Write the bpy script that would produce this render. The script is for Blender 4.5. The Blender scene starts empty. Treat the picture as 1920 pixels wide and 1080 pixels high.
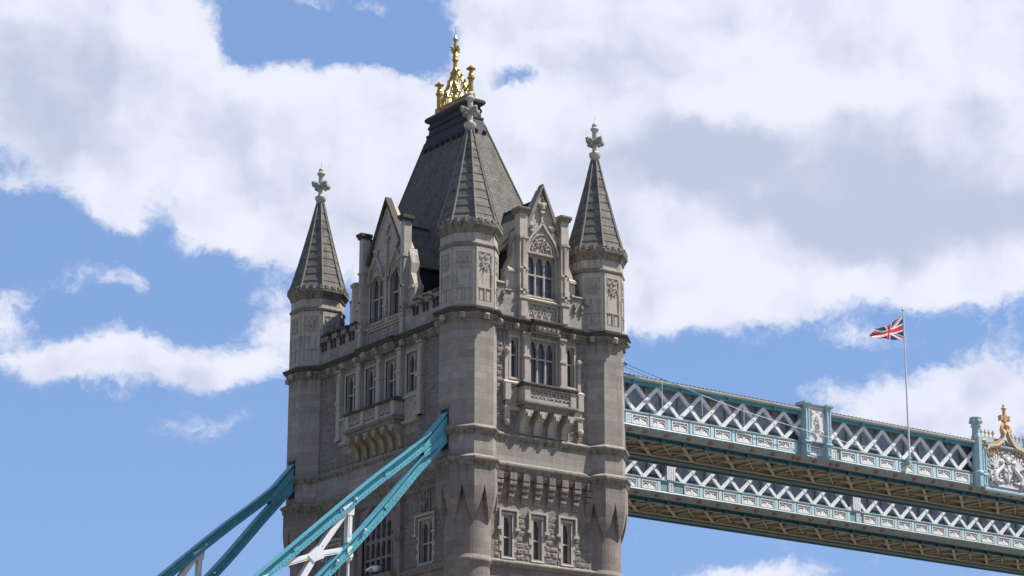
import bpy, math, random
from math import sin, cos, pi, radians, sqrt, atan2
from mathutils import Vector, Matrix
from mathutils.geometry import tessellate_polygon
random.seed(7)
sc = bpy.context.scene
COL = sc.collection

# ------------------------------------------------------------------ camera
CAM = Vector((-82.4321, -120.6454, 6.0058)); YAW, PIT, ROL, FPX = 0.9534, 0.2850, 0.0018, 4677.2
cd = bpy.data.cameras.new('camera'); cam = bpy.data.objects.new('camera', cd); COL.objects.link(cam)
fw = Vector((cos(YAW)*cos(PIT), sin(YAW)*cos(PIT), sin(PIT)))
rt0 = Vector((sin(YAW), -cos(YAW), 0)); up0 = rt0.cross(fw)
rt = rt0*cos(ROL) + up0*sin(ROL); up = -rt0*sin(ROL) + up0*cos(ROL)
m = Matrix((rt, up, -fw)).transposed().to_4x4(); m.translation = CAM
cam.matrix_world = m
cd.sensor_width = 36; cd.lens = FPX/1920*36; cd.clip_start = .5; cd.clip_end = 20000
sc.camera = cam

# ------------------------------------------------------------------ light
SUN_AZ, SUN_EL = radians(328), radians(59)      # azimuth counter-clockwise from +x
sd = bpy.data.lights.new('sun', 'SUN'); sd.energy = 5.0; sd.angle = radians(.53); sd.color = (1, .95, .88)
sun = bpy.data.objects.new('sun', sd); COL.objects.link(sun)
sdir = Vector((cos(SUN_AZ)*cos(SUN_EL), sin(SUN_AZ)*cos(SUN_EL), sin(SUN_EL)))
sun.rotation_euler = sdir.to_track_quat('Z', 'Y').to_euler(); sun.location = (0, -60, 120)
sc.view_settings.view_transform = 'Standard'; sc.view_settings.look = 'None'
sc.view_settings.exposure = .68; sc.view_settings.gamma = 1

def pix_azel(px, py):
    v = fw + rt*((px-960)/FPX) - up*((py-540)/FPX); v.normalize()
    return atan2(v.y, v.x), math.asin(v.z)

# ---- node helpers
class NT:
    def __init__(s, tree): s.t = tree; s.L = tree.links
    def n(s, typ, ins=None, **kw):
        nd = s.t.nodes.new(typ)
        for k, v in kw.items(): setattr(nd, k, v)
        if ins:
            for k, v in ins.items():
                if isinstance(v, bpy.types.NodeSocket): s.L.new(v, nd.inputs[k])
                else: nd.inputs[k].default_value = v
        return nd
    def math(s, op, a, b=None, c=None, clamp=False):
        ins = {0: a}
        if b is not None: ins[1] = b
        if c is not None: ins[2] = c
        return s.n('ShaderNodeMath', ins, operation=op, use_clamp=clamp).outputs[0]
    def vm(s, op, a, b=None):
        ins = {0: a}
        if b is not None: ins[1] = b
        nd = s.n('ShaderNodeVectorMath', ins, operation=op)
        return nd.outputs['Value'] if op in ('LENGTH', 'DOT_PRODUCT') else nd.outputs[0]
    def mix(s, f, a, b, mode='MIX'):
        nd = s.n('ShaderNodeMix', data_type='RGBA', blend_type=mode)
        for i, v in ((0, f), (6, a), (7, b)):
            if isinstance(v, bpy.types.NodeSocket): s.L.new(v, nd.inputs[i])
            else: nd.inputs[i].default_value = v if i == 0 else (tuple(v)+(1,))[:4]
        return nd.outputs[2]
    def noise(s, vec, scale, detail=4, rough=.55, dist=0):
        return s.n('ShaderNodeTexNoise', {'Vector': vec, 'Scale': scale, 'Detail': detail, 'Roughness': rough, 'Distortion': dist}).outputs[0]
    def ramp(s, v, a, b, c=0., d=1., smooth=True):
        return s.n('ShaderNodeMapRange', {0: v, 1: a, 2: b, 3: c, 4: d}, interpolation_type='SMOOTHSTEP' if smooth else 'LINEAR').outputs[0]

# ---- world: Nishita sky with procedural clouds placed by azimuth and elevation
W = bpy.data.worlds.new('World'); sc.world = W; W.use_nodes = True
W.node_tree.nodes.clear(); N = NT(W.node_tree)
tc = N.n('ShaderNodeTexCoord').outputs['Generated']
sky = N.n('ShaderNodeTexSky', sky_type='NISHITA'); sky.sun_disc = False
sky.sun_elevation = SUN_EL; sky.sun_rotation = (pi/2 - SUN_AZ) % (2*pi); sky.air_density = 1.0; sky.dust_density = .6; sky.ozone_density = 1.5
skyc = N.mix(1., N.vm('SCALE', sky.outputs[0]), (.80, .95, 1.25), 'MULTIPLY')
skyc.node.inputs[6].links[0].from_node.inputs['Scale'].default_value = .075
skyc = N.mix(.62, skyc, (.172, .272, .478)); SKYC = skyc
sep = N.n('ShaderNodeSeparateXYZ', {0: tc})
az = N.math('ARCTAN2', sep.outputs[1], sep.outputs[0]); el = N.math('ARCSINE', sep.outputs[2])
PX = 1/FPX
a0, e0 = pix_azel(960, 540)
ca = cos(e0)
# angular plane in "pixels" of the long lens, fixed to the world's compass
P = N.n('ShaderNodeCombineXYZ', {0: N.math('MULTIPLY', N.math('SUBTRACT', a0, az), ca/PX/100), 1: N.math('MULTIPLY', N.math('SUBTRACT', el, e0), 1/PX/100), 2: 0.}).outputs[0]
def PXY(px, py):
    a, e = pix_azel(px, py); return ((a0-a)*ca/PX/100, (e-e0)/PX/100, 0)
wn = N.n('ShaderNodeTexNoise', {'Vector': P, 'Scale': .45, 'Detail': 5., 'Roughness': .55}).outputs['Color']
warp = N.vm('SCALE', N.vm('SUBTRACT', wn, (.5, .5, .5))); warp.node.inputs['Scale'].default_value = 1.15
wn2 = N.n('ShaderNodeTexNoise', {'Vector': P, 'Scale': 2.2, 'Detail': 6., 'Roughness': .6}).outputs['Color']
warp2 = N.vm('SCALE', N.vm('SUBTRACT', wn2, (.5, .5, .5))); warp2.node.inputs['Scale'].default_value = .42
Q = N.vm('ADD', N.vm('ADD', P, warp), warp2)
def blobs(lst, base, src):
    acc = base
    for (cx, cy, rx, ry, amp) in lst:
        d = N.vm('LENGTH', N.vm('MULTIPLY', N.vm('SUBTRACT', src, PXY(cx, cy)), (100/rx, 100/ry, 0)))
        g = N.ramp(d, 1.45, .15, 0., amp)
        acc = N.math('ADD', acc, g)
    return acc
cover = [
 (120,130,330,200,.95), (200,330,130,130,.65), (330,60,110,110,.45), (330,230,120,90,.4),
 (560,260,230,190,.95), (700,300,160,190,.7), (480,420,200,120,.7), (690,420,160,120,.5), (500,590,60,50,.3),
 (860,280,140,150,.8), (1050,250,150,150,.7), (900,60,130,75,.75), (1120,80,240,170,1.), (1450,130,340,260,1.3), (1800,200,330,300,1.3),
 (1300,420,330,190,1.2), (1650,420,340,140,1.1), (1100,480,160,170,.8), (1300,570,200,52,.55), (1850,520,180,60,.55),
 (250,672,220,46,.75), (420,685,140,38,.55), (110,680,120,34,.45), (15,590,55,70,.6), (210,520,110,26,.22), (520,640,60,70,.55),
 (350,800,85,40,.36), (465,785,55,24,.3), (580,10,70,24,.3), (210,415,70,30,.33), (20,340,60,20,.32),
 (1700,770,150,80,.75), (1850,750,130,85,.85), (1640,628,100,28,.34), (1560,730,60,40,.25), (1410,1080,140,32,.8), (700,10,60,18,.25),
 (560,350,400,200,.12),
]
hole = [(400,500,110,60,-.5), (560,640,40,40,.1), (200,430,130,40,-.35), (480,60,75,80,-.7), (640,75,160,52,-.9), (790,75,70,60,-.85), (1000,150,75,26,-.62), (300,400,36,110,-.4), (1300,690,300,60,-.3), (960,132,60,30,-.4),
        (300,480,150,30,-.2), (200,570,200,26,-.25), (250,930,400,160,-.4), (60,420,150,70,-.4), (200,590,190,18,-.4), (330,590,200,26,-.25)]
n_big = N.noise(Q, .32, 7, .6); n_fine = N.noise(Q, 1.35, 8, .62)
elmask = N.ramp(N.vm('LENGTH', N.vm('MULTIPLY', P, (1/12., 1/8., 0))), 1.0, 1.6)     # beyond the modelled clouds: noise clouds and darkened sky
base = N.math('MULTIPLY', elmask, .18)
dens = blobs(cover+hole, base, Q)
dens = N.math('ADD', dens, N.math('MULTIPLY', N.math('SUBTRACT', n_big, .5), .8))
dens = N.math('ADD', dens, N.math('MULTIPLY', N.math('SUBTRACT', n_fine, .5), .75))
n_bil = N.math('ABSOLUTE', N.math('SUBTRACT', N.noise(Q, 2.6, 6, .6), .5))
n_wsp = N.noise(N.vm('MULTIPLY', Q, (.8, 1.9, 1.)), 3.2, 7, .65)
dens = N.math('ADD', dens, N.math('ADD', N.math('MULTIPLY', n_bil, -.85), N.math('MULTIPLY', N.math('SUBTRACT', n_wsp, .30), .42)))
mask = N.ramp(dens, .08, .68, 0., 1.)
greys = [(90,150,190,170,.75), (40,280,120,90,.5), (250,160,120,90,.2), (1480,300,430,90,.62), (1750,400,280,110,.75), (1250,290,240,70,.5), (1500,420,330,70,.4), (1900,90,70,60,.4),
         (520,340,160,110,.28), (1080,110,160,40,.3), (700,380,180,60,.2), (1240,40,300,30,.2), (1750,800,120,40,.3), (250,700,250,30,.35), (1200,330,120,60,.3),
         (1450,180,260,60,-.35), (1650,170,250,40,-.3), (1350,480,200,50,-.3), (550,160,180,60,-.2), (300,50,100,60,-.3), (1600,520,260,30,-.3)]
sh = blobs(greys, 0., Q)
sh = N.math('ADD', sh, N.math('MULTIPLY', N.math('SUBTRACT', N.noise(Q, .55, 6, .55), .5), .7))
sh = N.math('ADD', sh, N.math('MULTIPLY', N.math('SUBTRACT', N.noise(Q, 1.3, 4, .5), .5), .5))
SL_ = .20
def relief(scale, det, k):
    a = N.noise(Q, scale, det, .55); b = N.noise(N.vm('ADD', Q, (SL_/scale*1.0, SL_/scale*1.3, 0)), scale, det, .55)
    return N.math('MULTIPLY', N.math('SUBTRACT', b, a), k)
sh = N.math('ADD', sh, N.math('ADD', relief(.45, 3, 2.0), relief(1.3, 3, .6)))
sh = N.math('ADD', sh, N.math('MULTIPLY', N.ramp(dens, .75, 1.9), .16))
sh = N.ramp(N.math('ADD', sh, N.math('MULTIPLY', elmask, .55)), -.25, 1.15)
ccol = N.mix(sh, (.535, .55, .625), (.335, .372, .485))
edge = N.ramp(dens, .22, .9); ccol = N.mix(N.math('MULTIPLY', N.math('SUBTRACT', 1., edge), .35), ccol, (.42, .46, .585))
fin = N.mix(mask, skyc, ccol)
fin = N.mix(N.math('MULTIPLY', elmask, .30), fin, (.05, .075, .13))  # unseen sky outside the view darkened to lower ambient on shaded faces
bg = N.n('ShaderNodeBackground', {'Color': fin, 'Strength': 1.0})
wo = N.n('ShaderNodeOutputWorld'); N.L.new(bg.outputs[0], wo.inputs[0])

# ------------------------------------------------------------------ materials
def new_mat(name):
    m = bpy.data.materials.new(name); m.use_nodes = True; m.node_tree.nodes.clear()
    n = NT(m.node_tree); b = n.n('ShaderNodeBsdfPrincipled'); o = n.n('ShaderNodeOutputMaterial'); n.L.new(b.outputs[0], o.inputs[0])
    return m, n, b
def setin(n, b, k, v):
    if isinstance(v, bpy.types.NodeSocket): n.L.new(v, b.inputs[k])
    else: b.inputs[k].default_value = (tuple(v)+(1,))[:4] if isinstance(v, (tuple, list)) else v
def stone(name, c1, c2, bw=1.15, rh=.43, mortar=.6, stain=.35, staincol=(.06, .055, .05), bump=.25, msize=.012, fine=1., soot=.55):
    m, n, b = new_mat(name)
    uv = n.n('ShaderNodeUVMap').outputs[0]; pos = n.n('ShaderNodeNewGeometry').outputs['Position']
    mc = tuple(x*mortar for x in c1)
    br = n.n('ShaderNodeTexBrick', {'Vector': uv, 'Color1': c1+(1,), 'Color2': c2+(1,), 'Mortar': mc+(1,), 'Scale': 1., 'Mortar Size': msize, 'Mortar Smooth': .3, 'Bias': 0., 'Brick Width': bw, 'Row Height': rh})
    br.offset = .5
    nf = n.noise(pos, 7., 6, .65); nl = n.noise(pos, .55, 4, .6)
    col = n.mix(1., br.outputs[0], n.mix(n.ramp(nf, .3, .7), (.88, .875, .87), (1.09, 1.085, 1.08)), 'MULTIPLY')
    st = n.noise(n.vm('MULTIPLY', pos, (2.2, 2.2, .22)), 1.3, 5, .65)
    f = n.math('MULTIPLY', n.ramp(n.math('ADD', n.math('MULTIPLY', st, .6), n.math('MULTIPLY', nl, .4)), .48, .68), stain)
    col = n.mix(f, col, staincol)
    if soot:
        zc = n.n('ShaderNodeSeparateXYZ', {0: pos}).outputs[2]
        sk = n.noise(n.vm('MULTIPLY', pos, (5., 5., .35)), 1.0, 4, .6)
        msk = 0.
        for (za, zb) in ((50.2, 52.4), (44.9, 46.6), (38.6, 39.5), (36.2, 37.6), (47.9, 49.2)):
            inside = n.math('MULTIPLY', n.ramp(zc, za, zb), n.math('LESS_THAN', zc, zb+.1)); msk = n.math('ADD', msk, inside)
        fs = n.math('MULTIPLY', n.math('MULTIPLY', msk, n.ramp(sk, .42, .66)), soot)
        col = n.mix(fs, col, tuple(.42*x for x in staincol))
    setin(n, b, 'Base Color', col); b.inputs['Roughness'].default_value = .88; b.inputs['Specular IOR Level'].default_value = .25
    h = n.math('ADD', n.math('MULTIPLY', br.outputs['Fac'], -1.), n.math('MULTIPLY', n.noise(pos, 9.*fine, 5, .7), .8))
    bp = n.n('ShaderNodeBump', {'Height': h, 'Strength': bump, 'Distance': .03}); n.L.new(bp.outputs[0], b.inputs['Normal'])
    return m
def paint(name, col, rough=.45, var=.12, dirt=.2, dirtcol=(.12, .11, .09), metal=0., spec=.5, bump=.05, sc_=3.):
    m, n, b = new_mat(name)
    pos = n.n('ShaderNodeNewGeometry').outputs['Position']
    nf = n.noise(pos, sc_, 6, .65)
    c = n.mix(1., col, n.mix(nf, (1-var*2,)*3, (1+var*2,)*3), 'MULTIPLY')
    st = n.noise(n.vm('MULTIPLY', pos, (3, 3, .6)), 2.2, 6, .7)
    c = n.mix(n.math('MULTIPLY', n.ramp(st, .5, .72), dirt), c, dirtcol)
    setin(n, b, 'Base Color', c); b.inputs['Roughness'].default_value = rough; b.inputs['Metallic'].default_value = metal
    b.inputs['Specular IOR Level'].default_value = spec
    bp = n.n('ShaderNodeBump', {'Height': n.noise(pos, 25., 4, .6), 'Strength': bump, 'Distance': .02}); n.L.new(bp.outputs[0], b.inputs['Normal'])
    return m
M = {}
M['ashlar'] = stone('portland_ashlar', (0.356, 0.318, 0.278), (0.261, 0.232, 0.204), stain=.38, staincol=(0.180, 0.160, 0.141), mortar=.70, bump=.25)
M['lower'] = stone('granite_ashlar', (0.283, 0.237, 0.209), (0.201, 0.169, 0.149), bw=1.0, rh=.4, stain=.3, staincol=(0.139, 0.118, 0.102), mortar=.70, bump=.25)
M['rock'] = stone('rock_faced_granite', (0.260, 0.229, 0.205), (0.167, 0.150, 0.136), bw=.5, rh=.3, mortar=.9, msize=.002, stain=.3, bump=.7)
M['carved'] = stone('carved_portland', (0.472, 0.425, 0.367), (0.410, 0.372, 0.321), bw=1.3, rh=.6, mortar=.85, stain=.35, staincol=(0.194, 0.173, 0.148), bump=.3)
M['dress'] = stone('pale_window_dressing', (0.437, 0.394, 0.343), (0.402, 0.358, 0.312), bw=.8, rh=.4, mortar=.85, stain=.25, staincol=(0.221, 0.202, 0.180), bump=.15)
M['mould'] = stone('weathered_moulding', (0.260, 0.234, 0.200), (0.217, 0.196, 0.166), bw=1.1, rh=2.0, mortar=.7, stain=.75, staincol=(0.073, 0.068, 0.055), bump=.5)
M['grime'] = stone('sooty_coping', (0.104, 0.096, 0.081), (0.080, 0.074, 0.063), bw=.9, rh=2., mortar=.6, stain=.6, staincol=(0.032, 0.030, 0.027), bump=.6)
M['spire'] = stone('weathered_spire_stone', (0.201, 0.187, 0.168), (0.124, 0.115, 0.106), bw=.9, rh=.52, mortar=.45, stain=.8, staincol=(0.065, 0.063, 0.057), bump=.6, msize=.01)
M['rib'] = stone('pale_spire_rib', (0.243, 0.230, 0.207), (0.215, 0.203, 0.184), bw=.9, rh=.5, mortar=.9, stain=.4, staincol=(0.108, 0.101, 0.093))
M['white'] = stone('white_finial_stone', (0.493, 0.476, 0.435), (0.460, 0.444, 0.404), bw=3, rh=2, mortar=.9, stain=.3, staincol=(0.238, 0.222, 0.194))
M['leaf'] = stone('grey_leaf_carving', (0.368, 0.357, 0.318), (0.325, 0.315, 0.275), bw=3, rh=2, mortar=.9, stain=.6, staincol=(0.131, 0.125, 0.106))
M['brownstone'] = stone('brown_stained_console', (.36, .30, .215), (.31, .255, .185), bw=2, rh=1.2, mortar=.8, stain=.5, staincol=(.09, .075, .05))
M['dark'] = paint('black_recess_shade', (.018, .018, .022), rough=.7, var=.3)  # near-black colour stands in for shade in recesses and openings
M['lead'] = paint('dark_lead', (.05, .052, .062), rough=.75, spec=.2, var=.3, dirt=.3, dirtcol=(.09, .09, .09))
M['gold'] = paint('gold_leaf', (.50, .33, .10), rough=.4, var=.3, dirt=1., dirtcol=(.22, .12, .03), metal=.85)
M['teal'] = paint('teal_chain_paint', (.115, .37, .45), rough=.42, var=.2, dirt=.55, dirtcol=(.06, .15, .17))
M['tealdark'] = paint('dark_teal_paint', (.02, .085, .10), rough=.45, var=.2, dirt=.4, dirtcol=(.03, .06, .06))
M['pale'] = paint('pale_blue_paint', (.38, .53, .575), rough=.42, var=.1, dirt=.3, dirtcol=(.16, .24, .26))
M['strip'] = paint('light_blue_strip_paint', (.50, .67, .72), rough=.4, var=.08, dirt=.3, dirtcol=(.25, .32, .33))
M['band'] = paint('grey_green_band_paint', (.24, .35, .37), rough=.45, var=.12, dirt=.5, dirtcol=(.13, .17, .17))
M['paleshade'] = paint('grey_blue_cove_shade', (.25, .28, .285), rough=.5, var=.2, dirt=.5, dirtcol=(.10, .12, .12))  # pale paint greyed to carry the recessed cove's shade; glazing bars share it
M['wpaint'] = paint('white_iron_paint', (.78, .78, .78), rough=.4, var=.08, dirt=.25, dirtcol=(.3, .29, .27))
M['wcarve'] = paint('white_cast_relief', (.70, .68, .65), rough=.5, var=.12, dirt=.4, dirtcol=(.25, .24, .23))
M['shadowpanel'] = paint('grey_panel_shade', (.38, .38, .38), rough=.6, var=.2, dirt=.5)  # grey paints shade into the relief grounds and the monogram carving
M['peach'] = paint('ochre_gilded_iron', (.60, .37, .20), rough=.45, var=.15, dirt=.35, dirtcol=(.3, .15, .07))
M['cream'] = paint('cream_gilt_band', (.68, .56, .36), rough=.4, var=.1, dirt=.3)
M['rust'] = paint('red_oxide_boss', (.34, .13, .075), rough=.6, var=.3, dirt=.3)
M['soffit'] = paint('cream_brown_soffit', (.26, .235, .19), rough=.7, var=.2, dirt=.5, dirtcol=(.16, .12, .07))
M['beam'] = paint('cream_brown_beams', (.35, .32, .26), rough=.6, var=.15, dirt=.4, dirtcol=(.2, .15, .09))
M['roofing'] = paint('grey_brown_roof_sheet', (.14, .115, .10), rough=.8, var=.25, dirt=.4)
M['gutter'] = paint('cream_gutter', (.42, .41, .38), rough=.5, var=.1, dirt=.5)
M['pole'] = paint('white_pole_paint', (.78, .78, .78), rough=.35, var=.05, dirt=.1)
M['red'] = paint('red_cloth', (.50, .02, .035), rough=.8, var=.1, dirt=0.)
M['blue'] = paint('navy_cloth', (.012, .022, .10), rough=.8, var=.1, dirt=0.)
M['wcloth'] = paint('white_cloth', (.72, .70, .74), rough=.8, var=.08, dirt=0.)

def slate():
    m, n, b = new_mat('green_grey_slate')
    uv = n.n('ShaderNodeUVMap').outputs[0]; pos = n.n('ShaderNodeNewGeometry').outputs['Position']
    br = n.n('ShaderNodeTexBrick', {'Vector': uv, 'Color1': (.168, .162, .142, 1), 'Color2': (.128, .125, .11, 1), 'Mortar': (.06, .058, .05, 1), 'Scale': 1., 'Mortar Size': .014, 'Mortar Smooth': .4, 'Bias': -.1, 'Brick Width': .42, 'Row Height': .215})
    nl = n.noise(n.vm('MULTIPLY', pos, (1.6, 1.6, .14)), 1.5, 6, .65); nf = n.noise(pos, 6, 5, .7)
    c = n.mix(1., br.outputs[0], n.mix(nf, (.65, .65, .65), (1.35, 1.35, 1.35)), 'MULTIPLY')
    c = n.mix(n.math('MULTIPLY', n.ramp(nl, .42, .7), .55), c, (.06, .066, .036))
    c = n.mix(n.math('MULTIPLY', n.ramp(n.noise(pos, .8, 5, .7), .6, .72), .4), c, (.11, .11, .09))
    setin(n, b, 'Base Color', c); b.inputs['Roughness'].default_value = .85; b.inputs['Specular IOR Level'].default_value = .15
    sw = n.n('ShaderNodeSeparateXYZ', {0: uv}); saw = n.math('FRACT', n.math('DIVIDE', sw.outputs[1], .215))
    h = n.math('ADD', n.math('MULTIPLY', saw, -.7), n.math('ADD', n.math('MULTIPLY', br.outputs['Fac'], -.6), n.math('MULTIPLY', nf, .4)))
    bp = n.n('ShaderNodeBump', {'Height': h, 'Strength': .45, 'Distance': .05}); n.L.new(bp.outputs[0], b.inputs['Normal'])
    return m
M['slate'] = slate()
def glass(name, base, lead=True, rough=.08):
    m, n, b = new_mat(name)
    uv = n.n('ShaderNodeUVMap').outputs[0]; pos = n.n('ShaderNodeNewGeometry').outputs['Position']
    c = n.mix(n.noise(pos, 2.5, 4, .7), tuple(x*.4 for x in base), tuple(x*1.9 for x in base))
    if lead:
        r = n.n('ShaderNodeVectorRotate', {'Vector': n.vm('MULTIPLY', uv, (1.6, 1, 1)), 'Angle': radians(45)}, rotation_type='Z_AXIS').outputs[0]
        br = n.n('ShaderNodeTexBrick', {'Vector': r, 'Color1': (0, 0, 0, 1), 'Color2': (.25, .25, .25, 1), 'Mortar': (1, 1, 1, 1), 'Scale': 1., 'Mortar Size': .014, 'Brick Width': .2, 'Row Height': .2}); br.offset = 0
        c = n.mix(n.math('MULTIPLY', br.outputs['Fac'], .5), c, (.22, .225, .235)); 
        bp = n.n('ShaderNodeBump', {'Height': n.noise(pos, 3.5, 2, .5), 'Strength': .5, 'Distance': .05})
    else:
        bp = n.n('ShaderNodeBump', {'Height': n.noise(pos, 1.2, 2, .5), 'Strength': .25, 'Distance': .05})
    n.L.new(bp.outputs[0], b.inputs['Normal'])
    setin(n, b, 'Base Color', c); b.inputs['Roughness'].default_value = rough; b.inputs['Specular IOR Level'].default_value = .6
    return m
M['glass'] = glass('leaded_glass', (.06, .066, .08)); M['wglass'] = glass('walkway_glass', (.38, .42, .48), lead=False, rough=.22)

# ------------------------------------------------------------------ mesh builder
class MB:
    def __init__(s): s.v = []; s.f = []; s.mi = []; s.cur = 0; s.cuts = []
    def piece(s): s.cuts.append((len(s.v), len(s.f))); return s
    def add(s, vs, fs):
        o = len(s.v); s.v += [tuple(p) for p in vs]
        for f in fs: s.f.append(tuple(i+o for i in f)); s.mi.append(s.cur)
        return s
    def hexa(s, p):  # 8 points: bottom 4, top 4
        return s.add(p, [(3,2,1,0),(4,5,6,7),(0,1,5,4),(1,2,6,5),(2,3,7,6),(3,0,4,7)])
    def box(s, x0, x1, y0, y1, z0, z1, F=None):
        p = [(x0,y0,z0),(x1,y0,z0),(x1,y1,z0),(x0,y1,z0),(x0,y0,z1),(x1,y0,z1),(x1,y1,z1),(x0,y1,z1)]
        if F: p = [F(*q) for q in p]
        return s.hexa(p)
    def lathe(s, prof, c=(0,0), n=8, rot=22.5, F=None, a0=0, a1=360):
        vs = []; k = len(prof)
        for (r, z) in prof:
            for i in range(n):
                a = radians(rot + 360*i/n); vs.append((c[0]+r*cos(a), c[1]+r*sin(a), z))
        fs = []
        for j in range(k-1):
            for i in range(n):
                i2 = (i+1) % n; fs.append((j*n+i, j*n+i2, (j+1)*n+i2, (j+1)*n+i))
        fs.append(tuple(range(n-1, -1, -1))); fs.append(tuple((k-1)*n+i for i in range(n)))
        if F: vs = [F(*q) for q in vs]
        return s.add(vs, fs)
    def bar(s, a, b, w, h=None, upv=(0,0,1), w2=None, h2=None):
        a = Vector(a); b = Vector(b); d = (b-a)
        if d.length < 1e-6: return s
        d.normalize(); u = Vector(upv); sd_ = d.cross(u)
        if sd_.length < 1e-3: sd_ = d.cross(Vector((1, 0, 0)))
        sd_.normalize(); u = sd_.cross(d); h = h or w; w2 = w2 or w; h2 = h2 or h
        p = []
        for q, ww, hh in ((a, w, h), (b, w2, h2)):
            for i, j in ((-1,-1),(1,-1),(1,1),(-1,1)): p.append(q + sd_*(ww/2*i) + u*(hh/2*j))
        return s.hexa(p)
    def path(s, pts, w, h=None, upv=(0,0,1)):
        for a, b in zip(pts, pts[1:]): s.bar(a, b, w, h, upv)
        return s
    def tube(s, pts, r, n=8, r2=None):
        r2 = r if r2 is None else r2; vs = []; k = len(pts); P_ = [Vector(p) for p in pts]; pu = None
        for j, p in enumerate(P_):
            d = (P_[min(j+1, k-1)] - P_[max(j-1, 0)]).normalized()
            if pu is None: pu = d.orthogonal().normalized()
            pu = (pu - d*pu.dot(d)).normalized(); q = d.cross(pu); rr = r + (r2-r)*j/(k-1)
            for i in range(n): a = 2*pi*i/n; vs.append(p + (pu*cos(a) + q*sin(a))*rr)
        fs = [(j*n+i, j*n+(i+1) % n, (j+1)*n+(i+1) % n, (j+1)*n+i) for j in range(k-1) for i in range(n)]
        fs += [tuple(range(n)), tuple((k-1)*n+i for i in range(n))]
        return s.add(vs, fs)
    def ball(s, c, r, n=8, m=5, sx=1, sy=1, sz=1, jit=0., F=None):
        vs = []; fs = []
        for j in range(m+1):
            t = pi*j/m
            for i in range(n):
                a = 2*pi*i/n; k = 1+random.uniform(-jit, jit)
                vs.append((c[0]+r*sx*k*sin(t)*cos(a), c[1]+r*sy*k*sin(t)*sin(a), c[2]+r*sz*k*cos(t)))
        for j in range(m):
            for i in range(n): i2 = (i+1) % n; fs.append((j*n+i, j*n+i2, (j+1)*n+i2, (j+1)*n+i))
        if F: vs = [F(*q) for q in vs]
        return s.add(vs, fs)
    def plate(s, outer, holes, n0, n1, F, back=False):
        loops = [outer]+holes; pts3 = [[Vector((p[0], p[1], 0)) for p in l] for l in loops]
        tris = tessellate_polygon(pts3); flat = [p for l in loops for p in l]
        front = [F(p[0], n1, p[1]) for p in flat]; bk = [F(p[0], n0, p[1]) for p in flat]; nn = len(flat)
        fs = [tuple(t) for t in tris]
        if back: fs += [tuple(i+nn for i in reversed(t)) for t in tris]
        o = 0
        for l in loops:
            k = len(l)
            for i in range(k): a = o+i; b = o+(i+1) % k; fs.append((a, b, b+nn, a+nn))
            o += k
        return s.add(front+bk, fs)
    def prism(s, poly, a0, a1, F):   # poly in (n, z), extruded along u from a0 to a1
        k = len(poly); vs = [F(a0, p[0], p[1]) for p in poly]+[F(a1, p[0], p[1]) for p in poly]
        fs = [(i, (i+1) % k, (i+1) % k+k, i+k) for i in range(k)]
        tris = tessellate_polygon([[Vector((p[0], p[1], 0)) for p in poly]])
        fs += [tuple(t) for t in tris] + [tuple(i+k for i in reversed(t)) for t in tris]
        return s.add(vs, fs)
    def build(s, name, mat, parent=None, off=None, smooth=False, label=None, kind=None, cyl=0):
        if s.cuts:
            cu = [c for c in s.cuts if c[1] > 0] if s.cuts[0][1] else s.cuts[:]
            if cu[0][1] > 0: cu = [(0, 0)]+cu
            cu.append((len(s.v), len(s.f))); last = None
            for (v0, f0), (v1, f1) in zip(cu, cu[1:]):
                if f1 == f0: continue
                q = MB(); q.v = s.v[v0:v1]; q.f = [tuple(i-v0 for i in f) for f in s.f[f0:f1]]; q.mi = s.mi[f0:f1]
                last = q.build(name, mat, parent, off, smooth, label, kind)
            return last
        import bmesh
        me = bpy.data.meshes.new(name); me.from_pydata(s.v, [], s.f)
        bm = bmesh.new(); bm.from_mesh(me)
        for f, mi in zip(bm.faces, s.mi): f.material_index = mi
        bmesh.ops.remove_doubles(bm, verts=bm.verts, dist=1e-5); bmesh.ops.dissolve_degenerate(bm, edges=bm.edges, dist=1e-5)
        bmesh.ops.recalc_face_normals(bm, faces=bm.faces)
        uvl = bm.loops.layers.uv.new('UVMap')
        for f in bm.faces:
            nn = f.normal; f.smooth = smooth
            if abs(nn.z) > .93: t = Vector((1, 0, 0)); w = Vector((0, 1, 0))
            else: t = Vector((-nn.y, nn.x, 0)).normalized(); w = nn.cross(t); 
            if w.z < 0: w = -w
            if cyl and abs(nn.z) < .9:
                ac = atan2(f.calc_center_median().y, f.calc_center_median().x)
                for lp in f.loops:
                    a_ = atan2(lp.vert.co.y, lp.vert.co.x)-ac
                    a_ = (a_+pi) % (2*pi)-pi; lp[uvl].uv = ((ac+a_)*cyl+40, lp.vert.co.z+5)
                continue
            for lp in f.loops: lp[uvl].uv = (lp.vert.co.dot(t)+40, lp.vert.co.dot(w)+5)
        bm.to_mesh(me); bm.free()
        for mm in (mat if isinstance(mat, (list, tuple)) else [mat]): me.materials.append(M[mm])
        ob = bpy.data.objects.new(name, me); COL.objects.link(ob)
        if parent:
            ob.parent = parent
            ob.location = off if off is not None else -wloc(parent)
        elif off is not None: ob.location = off
        if label: ob['label'] = label
        if kind: ob['kind'] = kind
        return ob
WL = {}
def wloc(o):
    v = Vector((0, 0, 0))
    while o: v = v + Vector(o.location); o = o.parent
    return v
def thing(name, label, cat, loc, group=None):
    o = bpy.data.objects.new(name, None); COL.objects.link(o); o.location = loc; o['label'] = label; o['category'] = cat
    o.empty_display_size = .5
    if group: o['group'] = group
    return o
def tag(o, label, cat, group=None):
    o['label'] = label; o['category'] = cat
    if group: o['group'] = group
    return o
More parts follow.
